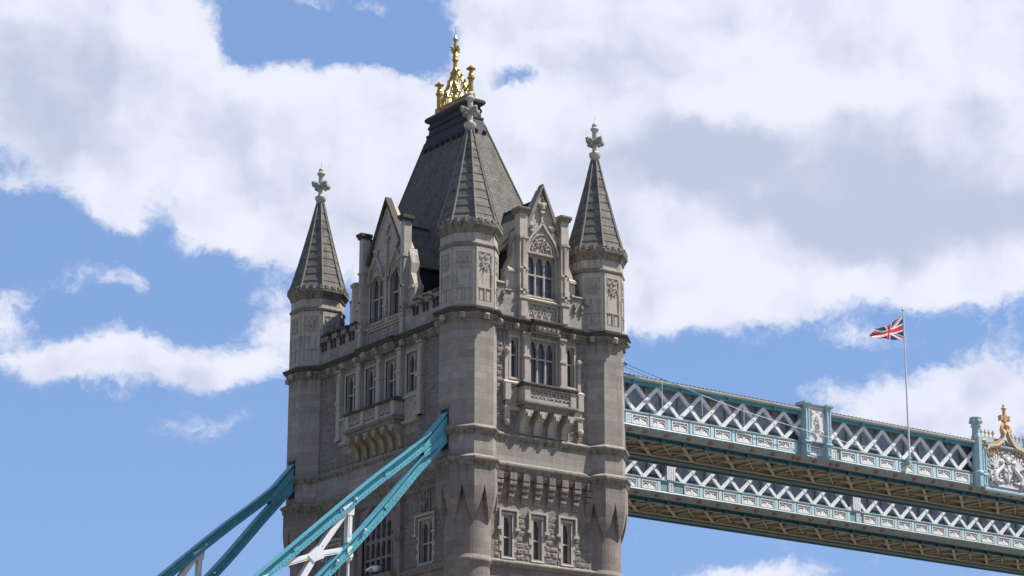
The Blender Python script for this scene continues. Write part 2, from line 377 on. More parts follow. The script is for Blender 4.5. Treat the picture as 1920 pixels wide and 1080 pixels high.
def copy_tree(o, parent=None, loc=None):
    c = o.copy(); COL.objects.link(c)
    if parent is not None: c.parent = parent
    if loc is not None: c.location = loc
    for ch in [x for x in KIDS.get(o.name, [])] or list(o.children): copy_tree(ch, c)
    return c
KIDS = {}
def arch_pts(u0, u1, zs, rise, k=7, cusp=0.):
    """pointed arch outline from (u0,zs) over the apex to (u1,zs)"""
    c = (u0+u1)/2; h = (u1-u0)/2; out = []
    for i in range(k+1):
        t = i/k; x = u0 + h*(1-cos(t*pi/2))**1.0; z = zs + rise*sin(t*pi/2)**.9
        # pointed: keep slope at apex
        x = u0 + h*t**1.5; z = zs + rise*(1-(1-t)**1.8)
        if cusp: 
            w = abs(sin(t*pi*1.5)); x += cusp*(w-.5)*.8*(1 if t < .99 else 0)
        out.append((x, z))
    return out + [(2*c-x, z) for x, z in reversed(out[:-1])]
A, B = 9.75, 17.8925
AX, BY = A/2, B/2
YW, XW = -.9, -.55
def F1(u, n, z): return (u, YW-n, z)          # sunlit side
def F2(u, n, z): return (XW-n, u, z)          # shore side with the chains
def F3(u, n, z): return (u, B-YW+n, z)        # hidden sides
def F4(u, n, z): return (A-XW+n, u, z)

# ------------------------------------------------------------------ setting below the frame
wm, wn_, wb = new_mat('river_water'); 
setin(wn_, wb, 'Base Color', (.145, .13, .10)); wb.inputs['Roughness'].default_value = .3
pos = wn_.n('ShaderNodeNewGeometry').outputs['Position']
bpn = wn_.n('ShaderNodeBump', {'Height': wn_.noise(pos, .35, 6, .6), 'Strength': .6, 'Distance': .5}); wn_.L.new(bpn.outputs[0], wb.inputs['Normal'])
M['water'] = wm
mb = MB(); mb.add([(-6000,-6000,0),(6000,-6000,0),(6000,6000,0),(-6000,6000,0)], [(0,1,2,3)]); mb.build('river_water', 'water', kind='structure')
mb = MB(); mb.box(-60, 0, 2.5, B-2.5, 8.2, 9.2); mb.box(0, 90, 2.5, B-2.5, 8.2, 9.2); o = mb.build('roadway', 'roofing', kind='structure')

# ================================================================== TOWER
tower = thing('bridge_tower', 'tall grey stone gothic tower with four spired turrets, steep slate roof and gold crest', 'tower', (AX, BY, 0))
def wall(F, u0, u1, z0, z1, n, holes, mat, depth=.45, mbo=None):
    """flat wall sheet with rectangular openings and their reveals"""
    mb = mbo or MB()
    us = sorted({u0, u1, *[x for h in holes for x in h[:2]]}); zs = sorted({z0, z1, *[x for h in holes for x in h[2:4]]})
    for i in range(len(us)-1):
        for j in range(len(zs)-1):
            cu, cz = (us[i]+us[i+1])/2, (zs[j]+zs[j+1])/2
            if any(h[0] < cu < h[1] and h[2] < cz < h[3] for h in holes): continue
            mb.add([F(us[i], n, zs[j]), F(us[i+1], n, zs[j]), F(us[i+1], n, zs[j+1]), F(us[i], n, zs[j+1])], [(0,1,2,3)])
    for h in holes:
        a, b, c, d = h[:4]
        q = [(a,c),(b,c),(b,d),(a,d)]
        for k in range(4):
            p, r = q[k], q[(k+1) % 4]
            mb.add([F(p[0], n, p[1]), F(r[0], n, r[1]), F(r[0], n-depth, r[1]), F(p[0], n-depth, p[1])], [(0,1,2,3)])
    return mb
def rocks(mb, F, u0, u1, z0, z1, n, holes=(), rh=.37, amp=.06):
    mb.piece()
    rows = max(1, round((z1-z0)/rh)); rh = (z1-z0)/rows
    for r in range(rows):
        za, zb = z0+r*rh, z0+(r+1)*rh; u = u0 - random.uniform(0, .3)
        while u < u1:
            w = random.uniform(.45, .95); a, b = max(u, u0), min(u+w, u1); u += w
            if b-a < .08: continue
            if any(a < h[1]+.02 and b > h[0]-.02 and za < h[3]-.03 and zb > h[2]+.03 for h in holes):
                # clip against openings horizontally
                ok = []
                segs = [(a, b)]
                for h in holes:
                    if za < h[3]-.03 and zb > h[2]+.03:
                        ns = []
                        for (p, q) in segs:
                            if h[0] > p: ns.append((p, min(q, h[0])))
                            if h[1] < q: ns.append((max(p, h[1]), q))
                        segs = [x for x in ns if x[1]-x[0] > .07]
                ok = segs
            else: ok = [(a, b)]
            for (a_, b_) in ok:
                g = .012; k = 4; vs = []; hh = random.uniform(.5, 1.1)*amp
                for j in range(k+1):
                    for i in range(k+1):
                        edge = i in (0, k) or j in (0, k)
                        ed2 = 0 if edge else (hh*random.uniform(.45, 1.25))
                        vs.append(F(a_+g+(b_-a_-2*g)*i/k, n + (.004 if edge else ed2), za+g+(zb-za-2*g)*j/k))
                mb.add(vs, [(j*(k+1)+i, j*(k+1)+i+1, (j+1)*(k+1)+i+1, (j+1)*(k+1)+i) for j in range(k) for i in range(k)])
# ---- windows
def window(F, u0, u1, z0, z1, lights, zt, rise, parent, n=0., surround=.16, hood=False, name='window', arch=False, glassn=-.34, frame_mat='dress'):
    """u0..u1,z0..z1 opening. zt = transom height"""
    mb = MB(); w = (u1-u0)/lights; mu = .055 if lights > 1 else .05; holes = []
    for i in range(lights):
        a, b = u0+w*i+mu, u0+w*(i+1)-mu
        if zt: holes.append([(a, z0+.06), (b, z0+.06), (b, zt-.05), (a, zt-.05)]); zb = zt+.05
        else: zb = z0+.06
        zs = z1-rise
        ap = arch_pts(a, b, zs, rise-.08, 6, cusp=.05)
        holes.append([(a, zb), (b, zb)] + list(reversed(ap)))
    if arch: pass
    mb.plate([(u0, z0), (u1, z0), (u1, z1), (u0, z1)], holes, n-.30, n-.16, F)
    # eyelets between the heads
    for i in range(1, lights):
        c = u0+w*i
        mb.plate([(c-.13, z1-.10), (c+.13, z1-.10), (c+.02, z1-.34), (c-.02, z1-.34)], [], n-.16, n-.12, F)
    # moulded surround
    s_ = surround
    if s_:
        mb.plate([(u0-s_, z0-.10), (u1+s_, z0-.10), (u1+s_, z1+s_), (u0-s_, z1+s_)], [[(u0, z0), (u1, z0), (u1, z1), (u0, z1)]], n-.1, n+.045, F)
        mb.plate([(u0+.0, z0), (u1, z0), (u1, z1), (u0, z1)], [[(u0+.06, z0+.05), (u1-.06, z0+.05), (u1-.06, z1-.06), (u0+.06, z1-.06)]], n-.16, n-.06, F)
        mb.prism([(n+.1, z0-.2), (n+.13, z0-.12), (n-.15, z0+.05), (n-.15, z0-.2)], u0-s_-.02, u1+s_+.02, F)
    if hood:
        for i in range(6):
            if i % 2: 
                for sx in (-1, 1): ue = u0-s_ if sx < 0 else u1+s_; mb.box(min(ue, ue+sx*.14), max(ue, ue+sx*.14), n-.02, n+.05, z0+.3*i, z0+.3*i+.32, F)
        t = .13; e = s_+.1
        mb.plate([(u0-e-t, z1-.75), (u0-e, z1-.75), (u0-e, z1+e), (u1+e, z1+e), (u1+e, z1-.75), (u1+e+t, z1-.75), (u1+e+t, z1+e+t), (u0-e-t, z1+e+t)], [], n-.05, n+.17, F)
        for uu in (u0-e-t/2, u1+e+t/2):
            mb.box(uu-.18, uu+.18, n-.02, n+.2, z1-.92, z1-.75, F)
    win = mb.build(name, frame_mat, parent)
    g = MB(); g.plate([(u0, z0), (u1, z0), (u1, z1), (u0, z1)], [], n+glassn-.02, n+glassn, F)
    g.build('pane', 'glass', win)
    return win
def arch_rib(mb, F, u0, u1, zs, rise, n, w=.08, d=.1, ogee=0):
    pts = arch_pts(u0, u1, zs, rise, 8)
    if ogee:
        c = (u0+u1)/2; pts = [(u, z + ogee*max(0, 1-abs(u-c)/((u1-u0)*.28))**2) for u, z in pts]
    P_ = [Vector(F(u, n, z)) for u, z in pts]; nv = Vector(F(0, 1, 0))-Vector(F(0, 0, 0))
    mb.path(P_, d, w, upv=Vector(F(0, 0, 1))-Vector(F(0, 0, 0))) if False else [mb.bar(a, b, w, d, upv=nv) for a, b in zip(P_, P_[1:])]
def crocket(mb, F, u, n, z, r=.14):
    mb.ball((u, n, z), r, 7, 4, 1, .8, 1, .22, F)
    for sx in (-1, 1): mb.ball((u+sx*r*.9, n+.02, z+r*.45), r*.55, 6, 4, 1, .8, 1, .2, F)
    mb.ball((u, n, z-r*1.1), r*.5, 6, 4, .7, .7, 1.6, .2, F)
def tracery(mb, F, u0, u1, z0, z1, n, w=.05, d=.07):
    """flowing quatrefoil tracery in a rectangular panel"""
    nv = Vector(F(0, 1, 0))-Vector(F(0, 0, 0)); H = z1-z0; k = max(1, round((u1-u0)/H)); W_ = (u1-u0)/k
    def seg(p): 
        Q_ = [Vector(F(a, n, b)) for a, b in p]
        for a, b in zip(Q_, Q_[1:]): mb.bar(a, b, w, d, upv=nv)
    for i in range(k):
        a, b = u0+i*W_, u0+(i+1)*W_; c = (a+b)/2
        seg(arch_pts(a+.02, b-.02, z0, H*.95, 6))
        seg([(a, z1), (a+.25*W_, z0+.62*H), (c-.06, z0+.28*H), (c, z0+.05)])
        seg([(b, z1), (b-.25*W_, z0+.62*H), (c+.06, z0+.28*H), (c, z0+.05)])
        seg([(c, z1), (c-.18*W_, z0+.7*H), (c, z0+.45*H), (c+.18*W_, z0+.7*H), (c, z1)])
        for q in (a+.22*W_, b-.22*W_): mb.ball((q, n+.02, z0+.3*H), .07, 6, 4, 1, .7, 1.2, .2, F)
# window tables ------------------------------------------------------
w1_up = [(2.50, 3.02, 43.4, 45.9, 1), (3.98, 5.86, 43.2, 46.0, 3), (6.75, 7.27, 43.4, 45.9, 1)]
w1_lo = [(2.05, 2.62, 32.4, 34.75, 1), (4.58, 5.15, 32.4, 34.75, 1), (7.1, 7.67, 32.4, 34.75, 1)]
w1_lo = [(1.98, 2.60, 32.35, 34.85, 1), (4.16, 4.78, 32.35, 34.85, 1), (6.36, 6.98, 32.35, 34.85, 1)]
w2_up = [(BY+d-.62, BY+d+.62, 43.3, 45.85, 2) for d in (3.6, 1.2, -1.2, -3.6)]
w2_lo = [(BY-5.35-.7, BY-5.35+.7, 32.35, 34.95, 2), (BY+5.35-.7, BY+5.35+.7, 32.35, 34.95, 2)]
ARCH = (BY-1.85, BY+1.85, 28., 36.9, 6)
# ---- walls
for F, L, up_, lo_, nm in ((F1, A, w1_up, w1_lo, 1), (F2, B, w2_up, w2_lo, 2), (F3, A, [], [], 3), (F4, B, [], [], 4)):
    mb = wall(F, -.6, L+.6, 39.6, 46.5, 0, up_, 'ashlar'); mb.build('wall', 'ashlar', tower, label='smooth pale upper wall' if nm == 1 else None)
    mb = wall(F, -.6, L+.6, 37.6, 39.6, .2, [], 'ashlar'); mb.build('frieze_band', 'ashlar', tower)
    holes = list(lo_) + ([ARCH] if nm == 2 else [])
    mb = wall(F, -.6, L+.6, 4., 37.6, 0, holes, 'lower'); mb.build('wall', 'lower', tower)
    if nm <= 2:
        rk = MB()
        hol = [(h[0]-.42, h[1]+.42, h[2]-.6, 46.6) for h in up_]
        if nm == 1:
            hol = [(2.3, 7.5, 41.2, 46.6)]
            rocks(rk, F, 1.4, L-1.4, 39.95, 46.3, 0, hol + [(2.9, 6.9, 39.8, 43.)])
            rocks(rk, F, 1.3, L-1.3, 32.2, 35.1, 0, [(h[0]-.30, h[1]+.30, h[2]-.4, h[3]+.35) for h in lo_])
        else:
            rocks(rk, F, 1.5, L-1.5, 39.95, 46.3, 0, [(BY-4.5, BY+4.5, 41., 46.6), (BY-3, BY+3, 39.8, 43.)], amp=.07)
            rocks(rk, F, 1.3, L-1.3, 32.2, 37., 0, [(h[0]-.28, h[1]+.28, h[2]-.4, h[3]+.35) for h in lo_]+[(BY-2.6, BY+2.6, 25, 38)], amp=.07)
        rk.build('rock_faced_masonry', 'rock', tower)
    # string courses and cornice
    bays = {1: (AX-1.13, AX+1.13), 2: (BY-2.05, BY+2.05)}.get(nm)
    def course(prof, name, mat, bay=None, ext=.28):
        mb = MB()
        if bay and bays:
            for (a, b, e) in ((-.3, bays[0], 0), (bays[0], bays[1], ext), (bays[1], L+.3, 0)):
                mb.prism([(p[0]+(e if p[0] > -.2 else 0), p[1]) for p in prof], a, b, F)
        else: mb.prism(prof, -.3, L+.3, F)
        return mb.build(name, mat, tower)
    course([(-.3, 46.30), (.10, 46.30), (.17, 46.38), (.12, 46.46), (.14, 46.62), (.24, 46.72), (.24, 46.78), (-.3, 46.78)], 'cornice_bed', 'mould', True)
    course([(-.3, 46.78), (.30, 46.785), (.36, 46.86), (.46, 46.90), (.46, 46.96), (.52, 46.98), (.52, 47.08), (.1, 47.2), (-.3, 47.2)], 'cornice', 'grime', True)
    course([(-.2, 39.36), (.22, 39.36), (.25, 39.44), (.32, 39.55), (.36, 39.68), (.36, 39.74), (.04, 39.93), (-.2, 39.93)], 'string_course', 'mould')
    course([(-.2, 37.42), (.24, 37.42), (.28, 37.5), (.34, 37.6), (.34, 37.7), (.44, 37.8), (.44, 37.92), (.21, 38.08), (-.2, 38.08)], 'string_course', 'mould')
    course([(-.2, 31.75), (.12, 31.75), (.16, 31.86), (.26, 31.95), (.26, 32.03), (.02, 32.17), (-.2, 32.17)], 'string_course', 'mould')
    if nm == 2:
        course([(-.2, 36.75), (.1, 36.75), (.2, 36.9), (.2, 37.0), (.1, 37.1), (.1, 37.2), (.24, 37.3), (.24, 37.42), (-.2, 37.42)], 'string_course', 'mould')
    # carved grotesques on the cornice
    if nm <= 2:
        mb = MB(); us = {1: [2.75, 4.2, 4.55, 4.9, 5.25, 5.6, 7.05], 2: [2.9, 4.6, 6.2, 7.6, 8.95, 10.3, 11.7, 13.3, 15.0]}[nm]
        for u in us:
            e = .28 if bays[0] < u < bays[1] else 0
            mb.piece(); mb.box(u-.17, u+.17, .1+e, .30+e, 46.42, 46.76, F)
            mb.ball((u, .30+e, 46.62), .15, 7, 5, 1, 1, 1.1, .2, F); mb.ball((u-.12, .3+e, 46.72), .07, 6, 4, jit=.2, F=F); mb.ball((u+.12, .3+e, 46.72), .07, 6, 4, jit=.2, F=F); mb.ball((u, .36+e, 46.50), .08, 6, 4, jit=.2, F=F)
        if nm == 1:
            for k in range(16): mb.ball((4.1+k*.105, .44, 46.56+.05*sin(k*2.)), random.uniform(.06, .1), 6, 4, 1, .8, 1.2, .25, F)
        mb.build('grotesque_carving', 'carved', tower)
    # parapet with stepped copings and pendants
    gh = {1: (AX-1.9, AX+1.9), 2: (BY-2.8, BY+2.8), 3: (AX-1.9, AX+1.9), 4: (BY-2.8, BY+2.8)}[nm]
    pp = MB(); pc = MB()
    for (a, b) in ((1.2, gh[0]-.4), (gh[1]+.4, L-1.2)):
        pp.box(a-.4, b+.4, -.25, .06, 47.1, 48.75, F)
        nn = max(1, round((b-a)/1.15)); w = (b-a)/nn
        for i in range(nn):
            c0 = a+w*i
            mer = (c0, c0+w*.55); cr = (c0+w*.55, c0+w)
            pp.box(mer[0], mer[1], -.24, .055, 48.74, 49.12, F)
            pc.prism([(-.3, 49.12), (.13, 49.12), (.16, 49.2), (.02, 49.36), (-.3, 49.36)], mer[0]-.05, mer[1]+.05, F)
            pc.prism([(-.3, 48.745), (.12, 48.745), (.15, 48.82), (.02, 48.93), (-.3, 48.93)], cr[0]+.06, cr[1]-.06, F)
            for uu in (mer[0]+.12, mer[1]-.12):
                pc.box(uu-.09, uu+.09, .06, .24, 48.5, 48.72, F); pc.box(uu-.06, uu+.06, .06, .16, 48.28, 48.5, F); pc.ball((uu, .12, 48.2), .1, 7, 4, 1, 1, 1.2, .15, F)
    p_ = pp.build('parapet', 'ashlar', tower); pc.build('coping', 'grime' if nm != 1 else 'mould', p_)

# ---- corbel table on the sunlit side
mb = MB()
for k in range(8):
    u = 1.50 + k*.965
    if u > 8.45: break
    w = .24; mb.piece()
    mb.box(u-w, u+w, 0, .40, 36.98, 37.42, F1); mb.prism([(0, 36.62), (.33, 36.62), (.38, 36.7), (.38, 36.86), (.33, 36.95), (0, 36.95)], u-w, u+w, F1)
    mb.prism([(0, 36.25), (.24, 36.3), (.29, 36.4), (.29, 36.52), (.24, 36.6), (0, 36.6)], u-w*.92, u+w*.92, F1)
    mb.prism([(0, 35.62), (.06, 35.62), (.1, 35.8), (.2, 36.0), (.2, 36.22), (0, 36.25)], u-w*.85, u+w*.85, F1)
    mb.ball((u, .18, 35.98), .09, 7, 4, F=F1)
    if k < 7: mb.prism([(.0, 37.1), (.16, 37.1), (.30, 37.35), (.30, 37.42), (0, 37.42)], u+w, u+.965-w, F1)
mb.build('corbel', 'lower', tower)
# ---- windows
for (a, b, c, d, l) in w1_up: window(F1, a, b, c, d, l, 44.86, .62, tower)
for (a, b, c, d, l) in w1_lo: window(F1, a, b, c, d, l, 33.55, .55, tower, hood=True)
for (a, b, c, d, l) in w2_up: window(F2, a, b, c, d, l, 44.55, .62, tower)
for (a, b, c, d, l) in w2_lo: window(F2, a, b, c, d, l, 33.55, .55, tower, hood=True)
# buttress piers between the upper windows, with little capitals
mb = MB()
def pier(mb, F, u, w, z0, z1, n):
    mb.piece()
    mb.box(u-w/2, u+w/2, 0, n, z0, z1, F); mb.box(u-w/2+.06, u+w/2-.06, n, n+.05, z0+.2, z1-.5, F)
    mb.box(u-w/2-.05, u+w/2+.05, 0, n+.1, z0+(z1-z0)*.52, z0+(z1-z0)*.56, F); mb.box(u-w/2-.05, u+w/2+.05, 0, n+.1, z1-.12, z1, F); mb.box(u-w/2-.05, u+w/2+.05, 0, n+.08, z0, z0+.25, F)
for u in (AX-1.38, AX+1.38): pier(mb, F1, u, .44, 43.05, 46.3, .26)
for u in (BY-2.4, BY, BY+2.4, BY-4.75, BY+4.75): pier(mb, F2, u, .5, 43.05 if abs(u-BY) < 4 else 41.6, 46.3, .26)
for u in (2.12, A-2.12):
    mb.piece()
    mb.box(u-.12, u+.12, 0, .12, 41.4, 44.9, F1); mb.ball((u, .14, 45.0), .2, 7, 5, 1, 1, 1, .2, F1)
    mb.box(u-.2, u+.2, 0, .3, 41.9, 42.9, F1); mb.box(u-.18, u+.18, 0, .22, 40.6, 41.3, F1); mb.ball((u, .2, 40.55), .2, 7, 5, 1, 1, 1.2, .15, F1)
mb.build('window_pier', 'dress', tower)
# ---- apron panels beside the balconies
mb = MB()
for a, b, F in ((2.0, 3.1, F1), (A-3.1, A-2.0, F1), (BY-4.5, BY-2.9, F2), (BY+2.9, BY+4.5, F2)):
    mb.piece(); mb.box(a, b, 0, .14, 41.45, 42.95, F); mb.prism([(0, 42.9), (.3, 42.9), (.32, 43.0), (.1, 43.15), (0, 43.15)], a-.15, b+.15, F)
    mb.prism([(0, 41.3), (.2, 41.3), (.3, 41.42), (.3, 41.5), (0, 41.6)], a-.1, b+.1, F); tracery(mb, F, a+.1, b-.1, 41.75, 42.75, .15)
mb.build('apron_panel', 'carved', tower)
# ---- balconies
def balcony(F, u0, u1, n1, ncor, bays_, lab=None):
    mb = MB()
    mb.prism([(0, 41.62), (n1+.02, 41.62), (n1+.12, 41.72), (n1+.12, 41.80), (n1, 41.86), (0, 41.92)], u0-.1, u1+.1, F)
    mb.prism([(0, 41.32), (n1-.2, 41.32), (n1-.1, 41.45), (n1-.06, 41.62), (0, 41.62)], u0+.05, u1-.05, F)
    bal = mb.build('balcony', 'mould', tower)
    mb = MB(); pw = .42
    def post(u, n): mb.box(u-pw/2, u+pw/2, n-pw*.8, n, 41.88, 42.8, F)
    w = (u1-u0-pw)/bays_
    for i in range(bays_+1): post(u0+pw/2+w*i, n1)
    for i in range(bays_):
        a = u0+pw+w*i; b = u0+w*(i+1)
        mb.box(a, b, n1-.17, n1-.08, 41.9, 42.06, F); mb.box(a, b, n1-.17, n1-.08, 42.68, 42.8, F)
        tracery(mb, F, a, b, 42.04, 42.7, n1-.12, .055, .1)
    for uu in (u0+.12, u1-.12): mb.box(uu-.1, uu+.1, .1, n1-.3, 41.9, 42.8, F)
    mb.build('balustrade', 'dress', bal)
    mb = MB(); mb.prism([(n1-.42, 42.78), (n1+.04, 42.78), (n1+.12, 42.88), (n1+.12, 42.95), (n1-.1, 43.05), (n1-.42, 43.05)], u0-.12, u1+.12, F)
    for uu in (u0+.1, u1-.1): mb.box(uu-.2, uu+.2, .1, n1-.42, 42.8, 43.03, F)
    mb.build('handrail', 'grime', bal)
    for i in range(ncor):
        u = u0+.35+(u1-u0-.7)*i/(ncor-1); w_ = .24; mb = MB()
        prof = [(0, 39.95), (.1, 39.95), (.16, 40.1), (.2, 40.45), (.34, 40.75), (.6, 40.92), (n1-.16, 41.02), (n1-.06, 41.12), (n1-.06, 41.32), (0, 41.32)]
        mb.prism(prof, u-w_, u+w_, F)
        prof2 = [(p[0]+.05 if p[0] > 0 else 0, p[1]-.03 if 40 < p[1] < 41.2 else p[1]) for p in prof]
        for s_ in (-1, 1): mb.prism(prof2, u+s_*w_-.03, u+s_*w_+.03, F)
        mb.box(u-.2, u+.2, n1-.5, n1-.02, 41.14, 41.33, F); mb.box(u-.13, u+.13, n1-.2, n1-.02, 40.9, 41.14, F)
        mb.build('console', 'brownstone' if F is F2 else 'dress', bal)
    return bal
balcony(F1, AX-1.93, AX+1.93, .88, 4, 1)
balcony(F2, BY-2.85, BY+2.85, .88, 6, 3)
# ---- great arched window, shore side
mb = MB(); a, b = ARCH[0], ARCH[1]; zs = 35.0
w = (b-a)/6; holes = []
for i in range(6):
    p, q = a+w*i+.06, a+w*(i+1)-.06
    top = zs + 1.9*(1-abs((p+q)/2-BY)/(1.85))**.62 - .55
    holes.append([(p, 28.1), (q, 28.1), (q, 31.1), (p, 31.1)]); holes.append([(p, 31.22), (q, 31.22), (q, 33.35), (p, 33.35)])
    holes.append([(p, 33.5), (q, 33.5)]+list(reversed(arch_pts(p, q, 34.1, .4, 5))))
    if top-34.75 > .3: holes.append([(p, 34.75), ((p+q)/2, 34.55), (q, 34.75), (q, top-.15), ((p+q)/2, top+.1), (p, top-.15)])
mb.plate([(a, 28.), (b, 28.)]+list(reversed(arch_pts(a, b, zs, 1.85, 9))), holes, -.32, -.18, F2)
mb.plate([(a-.5, 28), (a, 28)]+arch_pts(a, b, zs, 1.85, 9)+[(b, 28), (b+.5, 28)]+list(reversed(arch_pts(a-.5, b+.5, zs+.1, 2.0, 9))), [], -.1, .12, F2)
win = mb.build('arched_window', 'lower', tower)
g = MB(); g.plate([(a, 28.), (b, 28.)]+list(reversed(arch_pts(a, b, zs, 1.85, 9))), [], -.4, -.36, F2); g.build('pane', 'glass', win)
mb = MB(); mb.plate([(a-.02, 35.), (a-.02, 36.92), (b+.02, 36.92), (b+.02, 35.0)]+list(reversed(arch_pts(a-.02, b+.02, 35.0, 1.86, 9)))[:], [], -.4, .0, F2)
for uu in (a-.75, b+.75):
    mb.piece(); mb.box(uu-.28, uu+.28, 0, .3, 26, 36.9, F2); mb.box(uu-.34, uu+.34, 0, .4, 34.1, 34.4, F2); mb.ball((uu, .45, 34.2), .2, 7, 5, jit=.2, F=F2); mb.box(uu-.34, uu+.34, 0, .4, 36.5, 36.75, F2)
for uu in (BY-5.35, BY+5.35):
    mb.piece()
    for du in (-.45, -.15, .15, .45): mb.box(uu+du-.05, uu+du+.05, 0, .1, 35.5, 36.9-abs(du)*.8, F2)
    crocket(mb, F2, uu, .15, 35.9, .2); mb.box(uu-.6, uu+.6, 0, .16, 35.3, 35.42, F2)
mb.build('window_surround', 'lower', tower)
mb = MB(); mb.prism([(0, 31.75), (.7, 31.75), (.9, 32.0), (.9, 32.12), (0, 32.12)], BY-2.6, BY-.2, F2); mb.build('ledge', 'mould', tower)

# ---- gables
def gable(F, c, hw, zk, za, zfield, nlights, wz0, wz1, side, rec=0.):
    """c centre, hw half width of the field, zk kneeler top, za apex"""
    mb = MB(); pw = .58 if side == 1 else .42; zsl = zfield; F0 = F
    def F(u, n, z): return F0(u, n-rec, z)
    # field with opening(s)
    if side == 1: ops = [(c-1.02, c+1.02, wz0, wz1)]
    else: ops = [(c+k*1.2-.76, c+k*1.2+.76, wz0, wz1) for k in (1, -1)]
    out = [(c-hw, 47.15), (c+hw, 47.15), (c+hw, zsl), (c, za-.25), (c-hw, zsl)]
    mb.plate(out, [[(o[0], o[2]), (o[1], o[2]), (o[1], o[3]), (o[0], o[3])] for o in ops], -.45, .12, F, back=True)
    if side == 2: mb.plate([(c-hw+.35, 52.4), (c+hw+.25, 52.4), (c+hw+.25, zk-.30), (c-hw+.35, zk-.30)], [], -.60, -.46, F0, back=True)
    gb = mb.build('gable', 'carved', tower)
    F, F_ = F0, F
    for s_ in (-1, 1):
        mb = MB(); u = c+s_*(hw+pw/2-.02)
        mb.box(u-pw/2, u+pw/2, -.3, .26, 47.12, zk-.35, F)
        mb.box(u-pw/2+.08, u+pw/2-.08, .26, .31, 47.3, 48.3, F); mb.box(u-pw/2-.06, u+pw/2+.06, -.3, .36, 48.42, 48.6, F)
        for zz in (48.9, 50.3, 52.3): mb.box(u-pw/2-.04, u+pw/2+.04, -.3, .34, zz, zz+.13, F)
        mb.box(u-.09, u+.09, .26, .34, 48.7, 52.2, F)
        # sloping outer buttress
        e0, e1 = hw+pw-.04, hw+pw+.75
        poly = [(c+s_*e0, 47.12), (c+s_*e1, 47.12), (c+s_*(e1-.02), 50.2), (c+s_*(e1-.5), 51.2), (c+s_*(e1-.5), 51.9), (c+s_*e0, 52.9)]
        mb.plate(poly if s_ < 0 else list(reversed(poly)), [], -.75, -.12, F, back=True)
        mb.prism([(-.8, 50.1), (.06, 50.1), (.06, 50.25), (-.1, 50.4), (-.8, 50.4)], c+s_*(e1-.3)-.25, c+s_*(e1-.3)+.3, F)
        mb.build('pilaster', 'carved', gb)
    mb = MB(); co = .36
    for s_ in (-1, 1):
        u = c+s_*(hw+pw/2)
        mb.box(u-pw/2-.08, u+pw/2+.08, -.4, .34, zk-.36, zk-.22, F); mb.prism([(-.42, zk-.22), (.40, zk-.22), (.46, zk-.1), (.46, zk), (-.42, zk)], u-pw/2-.14, u+pw/2+.12, F)
        a = (c+s_*(hw+.05), zsl-.15); b = (c, za)
        dx, dz = b[0]-a[0], b[1]-a[1]; l = sqrt(dx*dx+dz*dz); nx, nz = -dz/l*.28*(1 if s_ > 0 else -1), dx/l*.28*(1 if s_ > 0 else -1)
        if nz > 0: nx, nz = -nx, -nz
        poly = [a, b, (b[0], b[1]+nz*1.9-.0), (a[0]+nx, a[1]+nz)]
        mb.plate(poly, [], -.12, co, F_, back=True)
        mb.box(u-s_*.05-.3, u-s_*.05+.3, .0, .38, 48.35, 48.5, F) if False else None
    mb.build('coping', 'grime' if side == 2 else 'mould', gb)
    # carved ornament
    F = F_; mb = MB(); nv = Vector(F(0, 1, 0))-Vector(F(0, 0, 0))
    mb.prism([(.1, 48.42), (.34, 48.42), (.4, 48.52), (.14, 48.7), (.1, 48.7)], c-hw, c+hw, F)
    mb.plate([(c-hw+.1, 47.25), (c+hw-.1, 47.25), (c+hw-.1, 48.4), (c-hw+.1, 48.4)], [[(c-hw+.25, 47.36), (c+hw-.25, 47.36), (c+hw-.25, 48.28), (c-hw+.25, 48.28)]], .1, .26, F)
    tracery(mb, F, c-hw+.28, c+hw-.28, 47.38, 48.26, .15, .06, .1)
    if side == 1:
        arch_rib(mb, F, c-hw+.12, c+hw-.12, 51.6, 1.55, .2, .14, .2, ogee=.5); arch_rib(mb, F, c-hw+.3, c+hw-.3, 51.55, 1.35, .15, .08, .12)
        mb.box(c-1.0, c+1.0, .1, .2, wz1+.05, wz1+.17, F)
        for k in range(22):   # foliage in the tympanum
            t = k/21*pi; mb.ball((c-.72*cos(t)*(1-.25*(k % 3)), .16, 51.85+.75*sin(t)*(1-.3*(k % 2))), random.uniform(.07, .12), 6, 4, 1.2, .7, .9, .3, F)
        arch_rib(mb, F, c-.75, c+.1, 51.7, .7, .16, .05, .1); arch_rib(mb, F, c-.1, c+.75, 51.7, .7, .16, .05, .1)
        for (du, z, r) in ((0, 54.75, .26), (0, 54.3, .14), (-.78, 53.35, .2), (.78, 53.35, .2), (-.78, 53.0, .12), (.78, 53.0, .12)): crocket(mb, F, c+du, .22, z, r)
        mb.box(c-.06, c+.06, .1, .24, 53.4, 54.7, F)
    else:
        for s_ in (-1, 1):
            k = c+s_*1.2
            arch_rib(mb, F, k-.85, k+.85, 51.55, 1.3, .22, .12, .2, ogee=.45); arch_rib(mb, F, k-.68, k+.68, 51.5, 1.0, .16, .07, .12)
            for i in range(12): mb.ball((k-.5+i*.09, .16, 51.75+.4*sin(i/11*pi)), .09, 6, 4, 1, .7, 1, .3, F)
            crocket(mb, F, k, .24, 53.55, .2); crocket(mb, F, k, .2, 53.1, .12)
        mb.box(c-.12, c+.12, .1, .26, 49., 53.9, F)
        for z in (54.1, 54.9): crocket(mb, F, c, .24, z, .24)
        for z in (49.6, 51.4, 53.): mb.box(c-.2, c+.2, .1, .34, z, z+.16, F)
    for s_ in (-1, 1):
        p0 = Vector(F(c+s_*(hw-.12), .16, zsl-.1)); p1 = Vector(F(c, .16, za-.75)); mb.bar(p0, p1, .1, .14, upv=nv)
    mb.build('carving', 'carved', gb)
